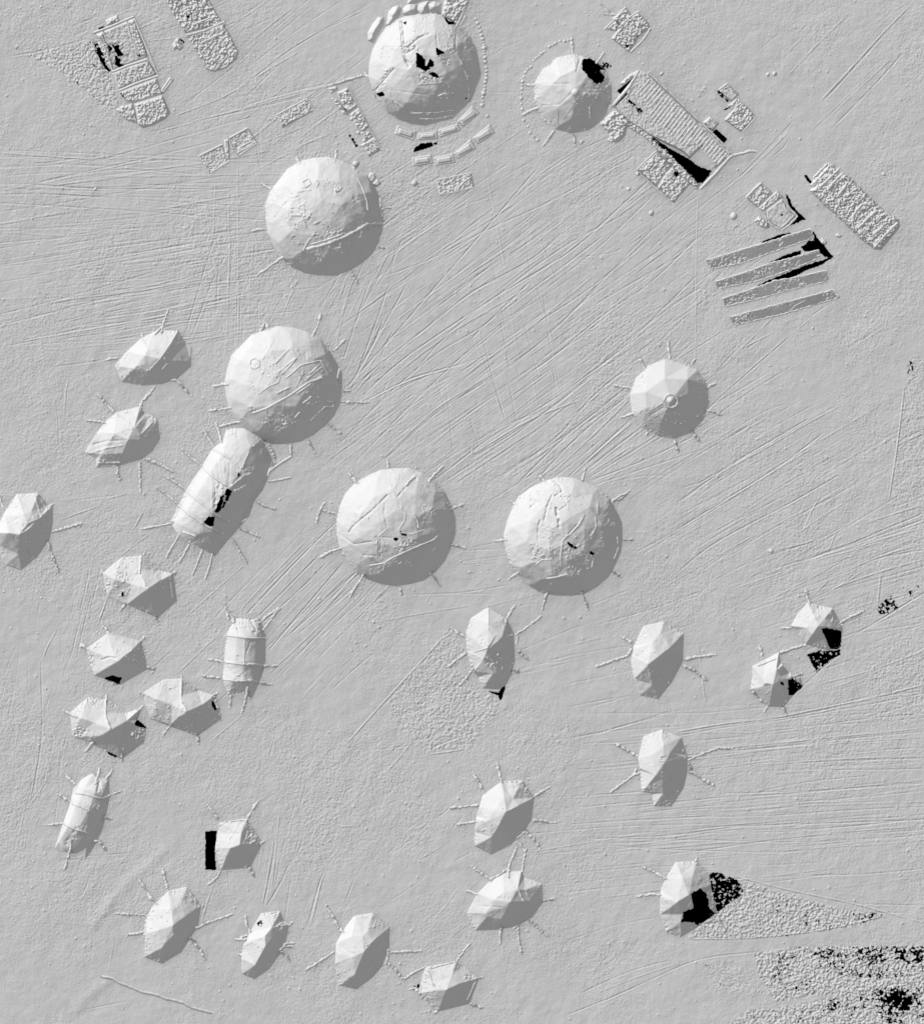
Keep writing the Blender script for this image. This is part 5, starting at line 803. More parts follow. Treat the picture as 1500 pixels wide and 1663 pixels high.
# shallow boxes left of the large dome tents
for lab, P, sd in [('shallow open box with a straight rim, left one of a joined pair', [(1150,905),(1290,835),(1310,900),(1335,935),(1215,1010)], 74), ('shallow open box with a straight rim, right one of a joined pair', [(1325,802),(1440,738),(1497,830),(1385,908),(1345,860)], 75)]:
    t = group_thing('cargo_tray', lab, 'tray', zt, P, 'flat trays and boxes on the snow')
    slab(t, 'load', zt, P, 3.0, amp=.5, sc=2.4, slope=2.0, rim=.4, seed=sd)
    c = cen(P); Q = [(c[0] + (x - c[0]) * .95, c[1] + (y - c[1]) * .95) for x, y in P]
    bar(t, 'rim_band', zt, Q[:2], 1.4, 4.6, .2, sd); bar(t, 'rim_band', zt, Q[2:4] if len(Q) < 6 else Q[2:4], 1.0, 4.0, .3, sd + 1); bar(t, 'rim_band', zt, [Q[-1], Q[0]] if sd == 75 else [Q[-1], Q[-2]], 1.0, 4.0, .3, sd + 2)
    if sd == 75: slab(t, 'inner_panel', zt, [(1385,850),(1460,810),(1485,835),(1395,890)], 5, amp=.25, rim=.8, slope=1.5, seed=76)
    else: slab(t, 'end_wall', zt, [(1300,812),(1328,805),(1336,920),(1318,935),(1305,900)], 5.5, amp=.5, slope=1.5, seed=77)
t = group_thing('cargo_tray', 'rough rectangular load between the joined boxes and the tall upright row', 'tray', zu, [(165,670),(355,570),(395,640),(210,745)], 'flat trays and boxes on the snow')
slab(t, 'load', zu, [(165,672),(355,570),(397,640),(210,747)], 3.6, amp=1.0, sc=2.5, slope=2.2, seed=78)
bar(t, 'rim_band', zu, [(170,672),(260,622),(352,572)], 1.1, 4, .3, 12); slab(t, 'lid', zu, [(310,605),(340,590),(358,622),(328,640)], 6, amp=.2, rim=.8, slope=1.2, seed=79); bar(t, 'rim_band', zu, [(358,578),(393,640)], 1.0, 4, .3, 13)
t = group_thing('cargo_row', 'long narrow rough load slanting beside the largest dome tent', 'loaded row', zu, [(475,510),(585,505),(782,870),(710,912)])
slab(t, 'load', zu, [(525,535),(590,507),(650,620),(600,660),(560,620)], 6, amp=1.2, sc=2.6, slope=2.5, seed=80)
slab(t, 'load', zu, [(600,662),(652,622),(700,700),(740,790),(690,830),(640,750)], 5.5, amp=1.1, sc=2.6, slope=2.5, seed=81)
slab(t, 'grid_panel', zu, [(660,840),(745,792),(782,870),(710,912)], 5, amp=.5, sc=2.2, slope=2, seed=82, dirn=60, per=4.4, damp=.7)
slab(t, 'torn_edge', zu, [(490,565),(530,575),(600,670),(560,660),(520,610)], 3.5, amp=1.5, sc=3.4, slope=3, seed=83)
slab(t, 'end_box', zu, [(475,510),(520,498),(535,520),(490,545)], 5, amp=1.2, sc=2.6, slope=2, seed=84)
bar(t, 'rim_band', zu, [(592,508),(690,700),(782,868)], 1.0, 4, .4, 14)
for k, (x, y) in enumerate([(608,592),(565,545),(612,690),(686,815),(650,770)]):
    px, py = Z(zu, [(x, y)])[0]; o = bpy.data.objects.new('round_lid', lump_mesh('round_lid', 3.6, 3.2, 30 + k, M_LOAD, .1)); COL.objects.link(o); o.parent = t; o.location = Vector((wx(px), wy(py), 5.2 * S)) - t.location
for k, p in enumerate([[(598,782),(606,785),(602,795)], [(610,803),(622,806),(616,818)], [(622,822),(632,826),(628,834)], [(630,838),(645,842),(636,850)]]):
    blk(None, zu, p, .9, .5, None, 'tiny black spot in the dotted row beside the long narrow load', k)['group'] = 'row of tiny black spots'
t = group_thing('cargo_tray', 'rough rectangular load with a diagonal seam below the curved rows of boxes', 'tray', zx, [(502,860),(700,820),(717,905),(525,948)], 'flat trays and boxes on the snow')
slab(t, 'load', zx, [(502,860),(700,820),(717,905),(525,948)], 4, amp=.8, sc=2.4, slope=2, rim=.5, seed=85)
bar(t, 'seam', zx, [(612,920),(660,870),(700,842)], 1.0, 5, .3, 15); bar(t, 'rim_band', zx, [(505,862),(600,842),(697,822)], .9, 4.4, .3, 16); bar(t, 'rim_band', zx, [(528,944),(620,925),(712,903)], .9, 3.6, .3, 17); bar(t, 'seam', zx, [(600,880),(596,930)], .8, 4.6, .3, 18)

# two curved rows of long boxes below the largest dome
rows = [('first', [[(290,555),(397,592),(385,645),(276,607)], [(405,600),(510,590),(516,634),(400,642)], [(515,582),(625,546),(642,588),(525,627)], [(620,535),(705,448),(748,490),(655,568)]], ['leftmost', 'second from the left', 'third from the left', 'rightmost']),
        ('second', [[(370,735),(477,718),(490,770),(376,788)], [(490,735),(600,712),(612,765),(500,785)], [(600,712),(695,632),(727,685),(625,748)], [(705,628),(800,550),(832,600),(735,665)]], ['leftmost', 'second from the left', 'third from the left', 'rightmost'])]
for rn_, L, nm in rows:
    for k, P in enumerate(L):
        t = group_thing('long_box', f'{nm[k]} long box in the {"upper" if rn_ == "first" else "lower"} curved row below the largest dome', 'box', zx, P, 'long boxes laid in two curved rows')
        PP = Z(zx, P); c = cen(P)
        relief('body', PP, (lambda q: (lambda X, Y: 4.6 * np.clip(nearest(X, Y, q)[0] / 1.6, 0, 1) + .25 * vn(X, Y, 2.6, 5) - 1.2 * np.exp(-((nearest(X, Y, q)[0] - 3.2) / .9) ** 2)))(PP), t, M_LOAD)
        Q = [(c[0] + (x - c[0]) * .72, c[1] + (y - c[1]) * .60) for x, y in P]; QQ = Z(zx, Q)
        relief('lid', QQ, (lambda q: (lambda X, Y: 3.6 + 3.2 * np.clip(nearest(X, Y, q)[0] / 1.8, 0, 1) + .15 * vn(X, Y, 4, 6)))(QQ), t, M_LOAD, base=1.0)
blk(None, zx, [(385,685),(420,662),(480,655),(486,668),(430,690),(385,704)], 1.2, .8, None, 'black slot between the two curved rows of boxes'); blk(None, zx, [(492,658),(510,654),(505,663)], 1.0, .5, None, 'small black fleck beside the black slot between the box rows')
for k, (P, hh, lab, nm, cat) in enumerate([
   ([(120,850),(140,820),(165,818),(175,850),(150,880)], 9, 'small round-topped box touching the right rim of the upper left dome, upper one', 'equipment_box', 'box'),
   ([(150,880),(180,852),(202,882),(175,902)], 8, 'small square box touching the right rim of the upper left dome, lower one', 'equipment_box', 'box')]):
    PP = Z(zx, P); c = cen(PP); tag(relief(nm, PP, box_hf(PP, hh * .7, amp=.5, slope=2.5, seed=86 + k, rim=.8), None, M_LOAD, org=Vector((wx(c[0]), wy(c[1]), 0))), lab, cat)
# lumpy bags round the top of the largest dome
BG = [[(705,235),(703,190),(730,140),(765,97),(795,97),(802,130),(770,190),(738,250)], [(808,145),(822,70),(850,40),(880,30),(900,50),(890,90),(860,130),(830,155)], [(905,80),(905,50),(940,20),(985,25),(1000,60),(985,90),(930,100)], [(985,60),(1000,20),(1060,0),(1060,80),(1010,92)], [(1060,60),(1050,25),(1090,5),(1130,20),(1130,80),(1090,85)], [(930,25),(945,-25),(1010,-30),(1020,8),(980,22)], [(1020,5),(1030,-35),(1110,-40),(1130,-5),(1080,6)]]
BGL = ['leftmost and lowest lumpy bag hugging the rim of the largest dome', 'tall lumpy bag, second from the left around the largest dome', 'lumpy bag right above the torn dark panel of the largest dome', 'lumpy bag in the middle of the wall above the largest dome', 'rightmost bag of the wall, beside the wrinkled flat load', 'bag cut by the top picture edge, left one above the largest dome', 'bag cut by the top picture edge, right one above the largest dome']
for k, P in enumerate(BG):
    PP = Z(zu, P); c = cen(PP)
    def bf(q, sd):
        def f(X, Y):
            D = nearest(X, Y, q)[0]; return 13 * np.sqrt(np.clip(D / 8.5, 0, 1)) * (1 + .12 * vn(X, Y, 9, sd)) + 1.2 * vn(X, Y, 4.5, sd + 1) * np.clip(D / 3, 0, 1)
        return f
    tag(relief('lumpy_bag', PP, bf(PP, 90 + k), None, M_LOAD, org=Vector((wx(c[0]), wy(c[1]), 0))), BGL[k], 'bag', 'lumpy bags walling the largest dome')
t = group_thing('cargo_load', 'wrinkled load cut by the top picture edge, right above the largest dome', 'load', zu, [(1140,0),(1300,0),(1230,150)])
slab(t, 'cover', zu, [(1135,50),(1150,-10),(1180,-40),(1300,-40),(1290,20),(1225,150),(1170,120),(1130,90)], 14, amp=1.4, sc=4, slope=4, seed=100)
bar(t, 'rim_band', zu, [(1285,0),(1250,90),(1215,160)], 1.3, 11, .6, 19); bar(t, 'rim_band', zu, [(1275,90),(1240,150)], 1.1, 4, .6, 20)

# cluster above the smaller dome
t = group_thing('cargo_load', 'stepped square load with a thin boom, near the top right of centre', 'load', zv, [(565,145),(675,35),(800,140),(690,270)])
slab(t, 'cover', zv, [(600,95),(675,35),(705,80),(735,62),(782,105),(800,140),(740,190),(650,130)], 9, amp=1.3, sc=2.6, slope=2.5, seed=101)
slab(t, 'cover', zv, [(567,150),(620,100),(740,190),(692,268),(600,195),(625,160)], 7, amp=1.3, sc=2.6, slope=2.5, seed=102)
slab(t, 'step', zv, [(650,120),(690,110),(745,165),(715,215),(690,190)], 10, amp=.8, sc=3, slope=2, seed=103)
bar(t, 'boom', zv, [(550,22),(575,50),(600,78)], 1.4, 7, 1.0, 21); bar(t, 'boom', zv, [(565,72),(630,75)], 1.3, 7, 1.0, 22); bar(t, 'rim_band', zv, [(567,150),(620,95),(675,35)], 1.4, 8, .4, 23); bar(t, 'rim_band', zv, [(695,268),(760,205),(802,145)], 1.4, 6, .4, 24); bar(t, 'rim_band', zv, [(640,140),(690,90),(735,60)], 1.1, 10, .5, 25)
slab(t, 'end_box', zv, [(785,145),(800,138),(806,155),(790,168)], 9, amp=.5, slope=1.5, seed=104); blk(t, zv, [(675,228),(688,230),(680,240)], 13.0, .4, None, 'small black speck')

# long ribbed structure
t = group_thing('ribbed_frame', 'long ribbed frame with dozens of slats and a big black data gap, upper right', 'ribbed frame', zv, [(640,540),(780,370),(1215,785),(1050,960)])
bh = box_hf(Z(zv, [(600,535),(745,355),(790,372),(1218,785),(1125,855),(1060,742),(1000,805),(960,770),(800,690),(690,620)]), 12, amp=.55, sc=2.6, slope=2.5, seed=110)
relief('deck', Z(zv, [(600,535),(745,355),(790,372),(1218,785),(1125,855),(1060,742),(1000,805),(960,770),(800,690),(690,620)]), bh, t, M_LOAD)
for k in range(30):
    s_ = k / 29; ax, ay = 800 + s_ * 390, 400 + s_ * 375
    if k < 21: L = 105 + 30 * math.sin(s_ * 3.0 + .6)
    else: L = 72
    a = (ax, ay); b = (ax - L * .66, ay + L * .84)
    if k >= 20: b = (ax - 52, ay + 62)
    if k < 6: b = (ax - L * .55, ay + L * .62)
    tube('rib', [(x, y, 13.5) for x, y in Z(zv, [a, ((a[0] + b[0]) / 2, (a[1] + b[1]) / 2), b])], 1.6, t, M_LOAD, jit=.7, seed=k)
bar(t, 'side_rail', zv, [(792,372),(900,470),(1060,625),(1220,785)], 1.4, 10.5, .5, 26); bar(t, 'side_rail', zv, [(1040,620),(1120,700),(1195,775)], 1.1, 12, .8, 32)
bar(t, 'end_rail', zv, [(1052,960),(1130,880),(1200,800),(1222,788)], 2.1, 7, .5, 27); bar(t, 'end_rail', zv, [(612,535),(690,445),(742,358)], 1.6, 10, .6, 28)
bar(t, 'boom', zv, [(1218,790),(1270,778),(1300,768),(1338,768)], 2.0, 8, .6, 29)
slab(t, 'side_cover', zv, [(610,545),(680,560),(800,680),(900,770),(1050,940),(1035,965),(960,900),(860,790),(770,700),(690,650),(640,600)], 3.5, amp=1.2, sc=2.6, slope=2.5, seed=112)
for k, (p, lf, rg, dn) in enumerate([([(808,702),(850,725),(920,770),(985,803),(1040,845),(1105,868),(1095,892),(1060,925),(1042,928),(1010,890),(930,815),(870,760)],6.6,1.0,None), ([(632,462),(700,402),(745,398),(735,412),(705,440),(655,480)],1.6,1.4,None), ([(610,530),(668,472),(680,476),(622,535)],13,.5,None), ([(680,500),(760,560),(745,575),(690,520)],14.5,.8,.0), ([(820,650),(900,720),(890,735),(830,680)],7.5,.8,-.1), ([(720,600),(770,640),(750,650)],6,.6,.0),([(920,720),(975,745),(960,760)],6,.6,.0)]):
    blk(t, zv, p, lf, rg, dn, 'black data gap along the frame' if k == 0 else 'ragged black gap', k)
slab(t, 'corner_box', zv, [(645,420),(700,372),(745,352),(760,372),(700,405),(660,440)], 5, amp=1.0, slope=2, seed=113)
t = group_thing('cargo_load', 'lumpy rough load wedged between the smaller dome and the ribbed frame', 'load', zv, [(540,630),(690,570),(660,710)])
slab(t, 'cover', zv, [(540,625),(610,560),(660,560),(690,610),(672,690),(640,722),(592,722),(590,680)], 7, amp=1.7, sc=4.2, slope=5, cush=True, seed=114)
slab(t, 'fringe', zv, [(580,700),(640,705),(625,725),(585,720)], 3, amp=1.2, sc=2.6, slope=2, seed=115)
t = group_thing('pallet_load', 'square rough pallet load tucked against the lower side of the ribbed frame', 'pallet', zv, [(730,860),(830,765),(1000,930),(915,1035)])
slab(t, 'load', zv, [(730,860),(830,765),(910,845),(860,900),(830,950)], 7, amp=1.0, sc=2.5, slope=2.5, seed=116); slab(t, 'load', zv, [(862,900),(910,847),(1005,930),(915,1035),(835,952)], 5.5, amp=.9, sc=2.5, slope=2.5, seed=117)
bar(t, 'rim_band', zv, [(732,860),(780,812),(830,766)], 1.2, 8, .5, 30); bar(t, 'rim_band', zv, [(735,868),(830,955),(915,1034)], .9, 4, .6, 31); slab(t, 'corner_box', zv, [(722,875),(740,870),(748,888),(732,898)], 6, amp=.5, slope=1.5, seed=118)
slab(t, 'flat_panel', zv, [(870,880),(905,860),(925,890),(895,925)], 8, amp=.15, slope=1.5, seed=119)
blk(t, zv, [(920,875),(935,872),(942,888),(928,896)], 10.9, .5, None, 'small round black data gap')
PP = Z(zv, [(1062,622),(1100,590),(1148,625),(1118,665),(1085,650)]); tag(relief('equipment_box', PP, box_hf(PP, 8, amp=.7, slope=2.5, seed=120, rim=.6), None, M_LOAD, org=Vector((wx(1153), wy(201), 0))), 'small box against the upper long side of the ribbed frame', 'box')
blk(None, zv, [(1115,675),(1132,658),(1186,705),(1168,726)], 1.2, .6, None, 'black rectangle on the snow beside the ribbed frame and small box')
t = group_thing('cargo_load', 'two-part square load right of the ribbed frame with a tilted box', 'load', zv, [(1140,430),(1335,590),(1260,675)])
slab(t, 'tilted_box', zv, [(1142,462),(1190,423),(1250,480),(1208,518)], 9, amp=.4, rim=1.0, slope=2.5, seed=121); slab(t, 'load', zv, [(1172,608),(1215,560),(1245,500),(1290,540),(1335,592),(1262,675)], 6, amp=1.0, sc=2.5, slope=2.5, seed=122); slab(t, 'link_box', zv, [(1190,535),(1235,500),(1255,520),(1215,560)], 5, amp=1.2, slope=2, seed=123)
bar(t, 'rim_band', zv, [(1335,592),(1290,645),(1262,675)], .9, 6, .3, 33); bar(t, 'rim_band', zv, [(1145,458),(1190,425)], 1.4, 10, .3, 34)
blk(t, zv, [(1142,462),(1165,470),(1168,495),(1150,490)], 9.4, .8, .4, 'ragged black gap', 1); blk(t, zv, [(1175,555),(1200,545),(1195,560)], 7.2, .6, .3, 'ragged black gap', 2); blk(t, zv, [(1180,500),(1195,512),(1188,516)], 11.6, .4, None, 'ragged black gap', 3)
t = group_thing('cargo_load', 'square load joined to an empty open frame, above the four long bars', 'load', zw, [(360,320),(455,225),(680,450),(590,530)])
slab(t, 'load', zw, [(357,322),(455,223),(532,290),(437,388)], 8, amp=.9, sc=2.8, slope=2.5, seed=124); bar(t, 'rim_band', zw, [(360,322),(410,268),(458,226)], 1.9, 9, .3, 35)
slab(t, 'cross_box', zw, [(432,388),(555,275),(597,312),(470,408)], 7, amp=.8, rim=.8, slope=2.0, seed=125)
slab(t, 'deck', zw, [(490,400),(590,325),(680,445),(590,528),(490,470)], 1.8, amp=.2, sc=5, slope=2, seed=126)
for k, p in enumerate([[(592,320),(635,385),(688,440)], [(688,440),(640,490),(590,530)], [(665,430),(620,480),(580,515)], [(590,530),(530,500),(490,465)], [(490,465),(480,420)], [(600,350),(610,400),(655,440)]]): bar(t, 'frame_bar', zw, p, 1.2, 5, .7, 40 + k)
slab(t, 'side_lump', zw, [(410,470),(440,438),(500,480),(510,515),(480,520),(440,500)], 5, amp=1.3, sc=3, slope=3, cush=True, seed=127); blk(t, zw, [(580,428),(592,428),(588,436)], 5.1, .4, None, 'tiny black speck')
t = group_thing('cargo_sled', 'big rough oblong load with bands across it, furthest right of the upper loads', 'loaded sled', zw, [(880,95),(1345,480),(1200,655),(770,250)])
slab(t, 'cover', zw, [(790,200),(840,150),(885,95),(920,110),(960,150),(1020,180),(1110,270),(1190,350),(1250,400),(1338,455),(1345,510),(1290,580),(1222,658),(1180,652),(1100,595),(1040,540),(930,430),(850,365),(765,275),(800,235)], 11, amp=1.35, sc=2.1, slope=5, seed=130, dirn=-48, per=15, damp=.9)
for k, p in enumerate([[(790,195),(840,145),(882,100)], [(835,250),(900,190),(960,130)], [(1075,520),(1130,460),(1200,400)], [(1040,500),(1050,430),(1100,360),(1140,360)], [(1170,560),(1230,510),(1240,490)], [(1180,640),(1250,560),(1330,480)], [(880,270),(940,200),(985,160)], [(940,320),(1000,240)]]): bar(t, 'lashing', zw, p, 1.7, 13, 1.2, 50 + k)
slab(t, 'end_box', zw, [(765,240),(800,190),(830,230),(800,270)], 7, amp=1.3, sc=3, slope=2.5, seed=133)
blk(None, zw, [(733,177),(744,178),(778,222),(770,226),(755,212)], 1.0, .4, None, 'thin black wedge at the corner of the big oblong load')

# four long bars
B4 = [([(105,718),(340,648),(600,570),(770,515)], [(792,582),(620,640),(340,742),(132,782)], 'topmost of the four long parallel bars'), ([(158,855),(340,800),(505,740),(700,690),(822,650)], [(838,708),(700,765),(480,845),(400,865),(178,905)], 'second of the four long parallel bars from the top'), ([(203,965),(430,890),(540,850),(660,830),(875,783)], [(888,860),(780,882),(640,915),(460,968),(230,1022)], 'third of the four long parallel bars from the top'), ([(255,1082),(600,990),(922,905)], [(945,968),(600,1070),(285,1142)], 'lowest of the four long parallel bars, unbroken along its length')]
for k, (TE, BE, lab) in enumerate(B4):
    P = TE + BE; PP = Z(zw, P); t = group_thing('long_bar', lab, 'bar', zw, P, 'four long bars lying side by side')
    topE = Z(zw, TE); botE = Z(zw, BE)
    def bf(te, be, pp, sd):
        xs = [p[0] for p in pp]; xa_, xb_ = min(xs), max(xs)
        def f(X, Y):
            d1 = nearest(X, Y, te, False)[0]; d2 = nearest(X, Y, be, False)[0]; tt = d1 / (d1 + d2 + 1e-6)
            z = 9.5 * np.clip(d1 / 1.8, 0, 1) * (1 - .82 * tt)
            u = (X - xa_) / (xb_ - xa_)
            rg = np.clip(1.3 - u * 4.2, 0, 1) + np.clip((u - .93) * 9, 0, 1) + .8 * np.clip(3 * vn(X, Y, 13, sd + 3) - .2, 0, 1)
            return z + np.clip(rg, 0, 1) * 1.9 * (vn(X, Y, 2.6, sd) + .6 * vn(X, Y, 1.6, sd + 1)) + .1 * vn(X, Y, 3, sd + 2)
        return f
    relief('body', PP, bf(topE, botE, PP, 140 + k * 3), t, M_LOAD)
    n_ = lambda e: [(x, y, 0) for x, y in e]
    tube('edge_lip', [(x, y + 1.2, 9) for x, y in topE], 1.5, t, M_LOAD, jit=1.4, seed=k); tube('edge_lip', [(x, y - 1.2, 2.0) for x, y in botE], 1.3, t, M_LOAD, jit=1.4, seed=k + 9)
for z_, p, b_ in [(zw, [(275,1130),(320,1100),(355,1075)], 0), (zw, [(630,1050),(680,1010),(745,975)], 0), (zw, [(225,1015),(270,990),(310,962)], 0), (zw, [(540,920),(600,880),(650,850)], 0), (zw, [(310,830),(370,795)], 0), (zw, [(665,810),(720,760)], 0)]:
    pass
tube('strap', [(x, y, 6.5) for x, y in Z(zw, [(275,1130),(320,1100),(355,1075)])], .9, t, M_LOAD, jit=.6); tube('strap', [(x, y, 6.5) for x, y in Z(zw, [(630,1050),(680,1010),(745,975)])], .9, t, M_LOAD, jit=.6)
BK = [([(615,300),(630,318),(655,375),(690,415),(735,458),(700,470),(640,498),(685,455),(690,430),(655,400),(632,360)], 1.0, None, 'black crooked strip beside the empty open frame'),
      ([(790,545),(830,600),(880,660),(915,702),(880,700),(840,680),(825,640),(800,600)], 1.3, None, 'black zigzag strip at the right ends of the long bars'),
      ([(715,640),(760,600),(815,600),(860,630),(840,660),(830,650),(740,665)], 1.4, None, 'black patch between the first and second long bars'),
      ([(460,605),(560,565),(640,548),(600,570),(520,598)], .8, None, 'thin black sliver above the topmost long bar'), ([(508,737),(620,688),(705,660),(705,680),(620,712)], .8, None, 'thin black sliver above the second long bar'),
      ([(440,885),(505,852),(600,812),(650,792),(720,765),(830,728),(910,703),(840,745),(730,788),(660,828),(545,862),(480,885)], 1.2, None, 'long black streak between the second and third long bars')]
for k, (p, rg, dn, lab) in enumerate(BK): blk(None, zw, p, 1.5, rg, dn, lab, k)
for P, lab in [([(825,590),(850,575),(880,600),(870,625),(840,615)], 'rough lump at the right end of the second long bar'), ([(925,560),(945,545),(975,560),(965,580),(940,575)], 'small rough lump between the long bars and the big oblong load'), ([(915,940),(950,930),(965,960),(940,975)], 'rough lump at the right end of the lowest long bar')]:
    PP = Z(zw, P); c = cen(PP); tag(relief('rubble_lump', PP, box_hf(PP, 3, amp=1.3, sc=3, slope=3, cush=True, seed=150), None, M_STONE, org=Vector((wx(c[0]), wy(c[1]), 0))), lab, 'rubble')

# black patches on the open snow
blk(None, ze, [(1030,492),(1095,486),(1090,540),(1082,590),(1090,718),(1030,718)], 1.2, 1.0, None, 'solid upright black rectangle touching a tent at lower left')
blk(None, zh, [(975,815),(1000,820),(1050,830),(1075,790),(1102,755),(1085,830),(1062,885),(1050,850),(1020,835)], 1.2, 1.0, None, 'jagged black triangle at the foot of the middle tent')
blk(None, zj, [(615,625),(700,602),(860,590),(855,622),(780,665),(740,700),(682,752),(650,690)], 1.4, 1.4, .62, 'black patch with pale speckles between the two right-hand tents', 3)
blk(None, zk, [(392,215),(430,180),(470,188),(550,220),(575,255),(585,285),(520,325),(440,385),(410,350),(415,300),(400,260)], 1.8, 1.6, .42, 'speckled black patch right of the lower right tent', 5)
blk(None, zk, [(305,455),(330,432),(345,440),(320,470)], 1.2, 1.0, .2, 'little black speckles at the lower tip of the lower right tent', 2)
blk(None, zf, [(1005,545),(1020,525),(1050,515),(1055,525),(1020,545)], 1.0, .6, .3, 'tiny black dashes left of the five-sided tent', 2)
for k, (z_, p, dn, lab) in enumerate([(z5, [(1035,1625),(1080,1580),(1105,1560),(1120,1580),(1140,1620),(1090,1650),(1050,1650)], -.05, 'black speck cluster above the track near the right edge'), (z5, [(1200,1540),(1262,1490),(1268,1510),(1210,1560)], -.4, 'few black specks close to the right picture edge'), (z5, [(1195,340),(1215,350),(1220,410),(1195,400)], -.25, 'small black specks at the right edge, beside the rough ground')]):
    o = blk(None, z_, p, 1.2, 1.0, dn, lab, 20 + k)
def specks(zz, polys, dens, nm, lab, hfz=1.3, sd=0):
    allV = []; allF = []
    for P, dn, sc in polys:
        PP = Z(zz, P); x0, y0 = np.array(PP).min(0); x1, y1 = np.array(PP).max(0); st_ = 1.0
        X, Y = np.meshgrid(np.arange(x0, x1, st_), np.arange(y0, y1, st_)); cx = X[:-1, :-1] + .5; cy = Y[:-1, :-1] + .5
        e = soft(cx, cy, PP, 14)
        nz = vn(cx, cy, 3.3, 60 + sd) + .55 * vn(cx, cy, 1.7, 61 + sd) + .5 * vn(cx, cy, 19, 62 + sd)
        c = inside(cx, cy, PP) & (nz < dn - .6 * (1 - e))
        js, is_ = np.nonzero(c)
        gh = ground_h(X, Y) + hfz * .5
        for j, i in zip(js, is_):
            b = len(allV)
            for (a, b_) in ((0, 0), (1, 0), (1, 1), (0, 1)):
                allV.append((wx(X[j + b_, i + a]), wy(Y[j + b_, i + a]), gh[j + b_, i + a] * S))
            allF.append((b + 3, b + 2, b + 1, b))
    o = mk(nm, allV, allF, M_BLACK, None, smooth=False, org=Vector((wx(PP[0][0]), wy(PP[0][1]), 0)))
    return tag(o, lab, 'black specks', None, 'stuff')
specks(zk, [([(850,558),(1500,552),(1500,690),(1300,720),(1100,700),(940,690),(960,620)], -.5, 1), ([(1120,552),(1500,552),(1500,640),(1150,640)], -.12, 1), ([(940,640),(1100,560),(1120,600),(960,680)], -.5, 1), ([(640,590),(900,560),(960,800),(780,820),(700,700)], -1.05, 1)], 0, 'dark_specks', 'many tiny black specks over the pebbled band at lower right')
specks(zk, [([(1000,830),(1250,755),(1500,745),(1500,947),(960,947)], -.52, 1), ([(1230,760),(1420,760),(1460,860),(1400,900),(1290,840)], -.1, 1), ([(1325,790),(1400,780),(1420,880),(1370,870),(1345,860)], .55, 1), ([(480,900),(1000,830),(1000,947),(600,947)], -1.05, 1), ([(360,620),(560,680),(520,780),(430,760)], -1.05, 1)], 0, 'dark_specks', 'dense black specks filling the bottom right corner', sd=7)
specks(zk, [([(760,290),(1290,395),(1220,430),(1000,475),(800,500),(700,400)], -.98, 1), ([(1180,375),(1290,390),(1280,412),(1190,415)], -.35, 1)], 0, 'dark_specks', 'sparse black specks on the pebbled wedge right of the lower right tent', sd=3)
specks(zt, [([(380,290),(540,240),(640,420),(560,400)], -.95, 1), ([(380,415),(480,490),(600,600),(580,600),(460,505)], -.7, 1)], 0, 'dark_specks', 'sparse black specks on the rough snow left of the open-framed load', sd=5)

# rope lying on the snow, bottom left
zr = (100, 1540, 4.6875)
tag(tube('ground_rope', [(x, y, 1.1 + float(ground_h(np.array([x]), np.array([y]))[0])) for x, y in Z(zr, [(300,215),(350,222),(395,232),(440,262),(500,285),(560,308),(620,335),(680,345),(740,360),(800,385),(870,398),(930,415),(990,450),(1050,468),(1155,494)])], 2.5, None, M_ROPE, jit=.35, org=Vector((wx(250), wy(1615), 0))), 'long dark rope lying across the snow at the bottom left', 'rope')

# ------------------------------------------------------------------ stones
SM = [lump_mesh('stone', r, h, 40 + i, M_STONE, .3) for i, (r, h) in enumerate([(1.9, 1.7), (2.3, 2.2), (2.8, 2.6), (2.1, 2.4)])]
def stone(x, y, s=1.0, label=None, group=None, k=0, name='stone', cat='stone'):
    o = bpy.data.objects.new(name, SM[k % 4]); COL.objects.link(o); gz = float(ground_h(np.array([x]), np.array([y]))[0])
    o.location = (wx(x), wy(y), (gz - .4) * S); o.scale = (s, s, s); o.rotation_euler.z = k * 1.7
    return tag(o, label, cat, group)
for k, (x, y) in enumerate(Z(zx, [(745,15),(750,38),(755,60),(762,80),(768,97),(771,114),(771,130),(773,147),(773,162),(775,184),(777,207),(782,238),(784,258),(782,280),(782,300),(778,320),(776,342),(773,362),(768,382),(765,402),(765,424),(760,448),(735,-8),(725,-30)])):
    stone(x, y, 1.25 if k % 3 else 1.6, 'small stone in the beaded curve along the right side of the largest dome', 'stones beside the largest dome', k)
for k, (x, y) in enumerate(Z(zx, [(1255,82),(1235,88),(1215,92),(1190,92),(1165,104),(1150,113),(1132,122),(1105,150),(1088,160),(1075,175),(1058,186),(1045,200),(1030,235),(1012,248),(1000,265),(992,290),(984,316),(982,336),(980,356),(978,380),(976,408),(978,440),(981,470),(985,500),(990,530),(1015,565),(1025,600),(1045,620),(1065,640)])):
    stone(x, y, 1.0 if k % 4 else 1.7, 'small stone in the beaded arc left of the smaller dome', 'stones beside the smaller dome', k)
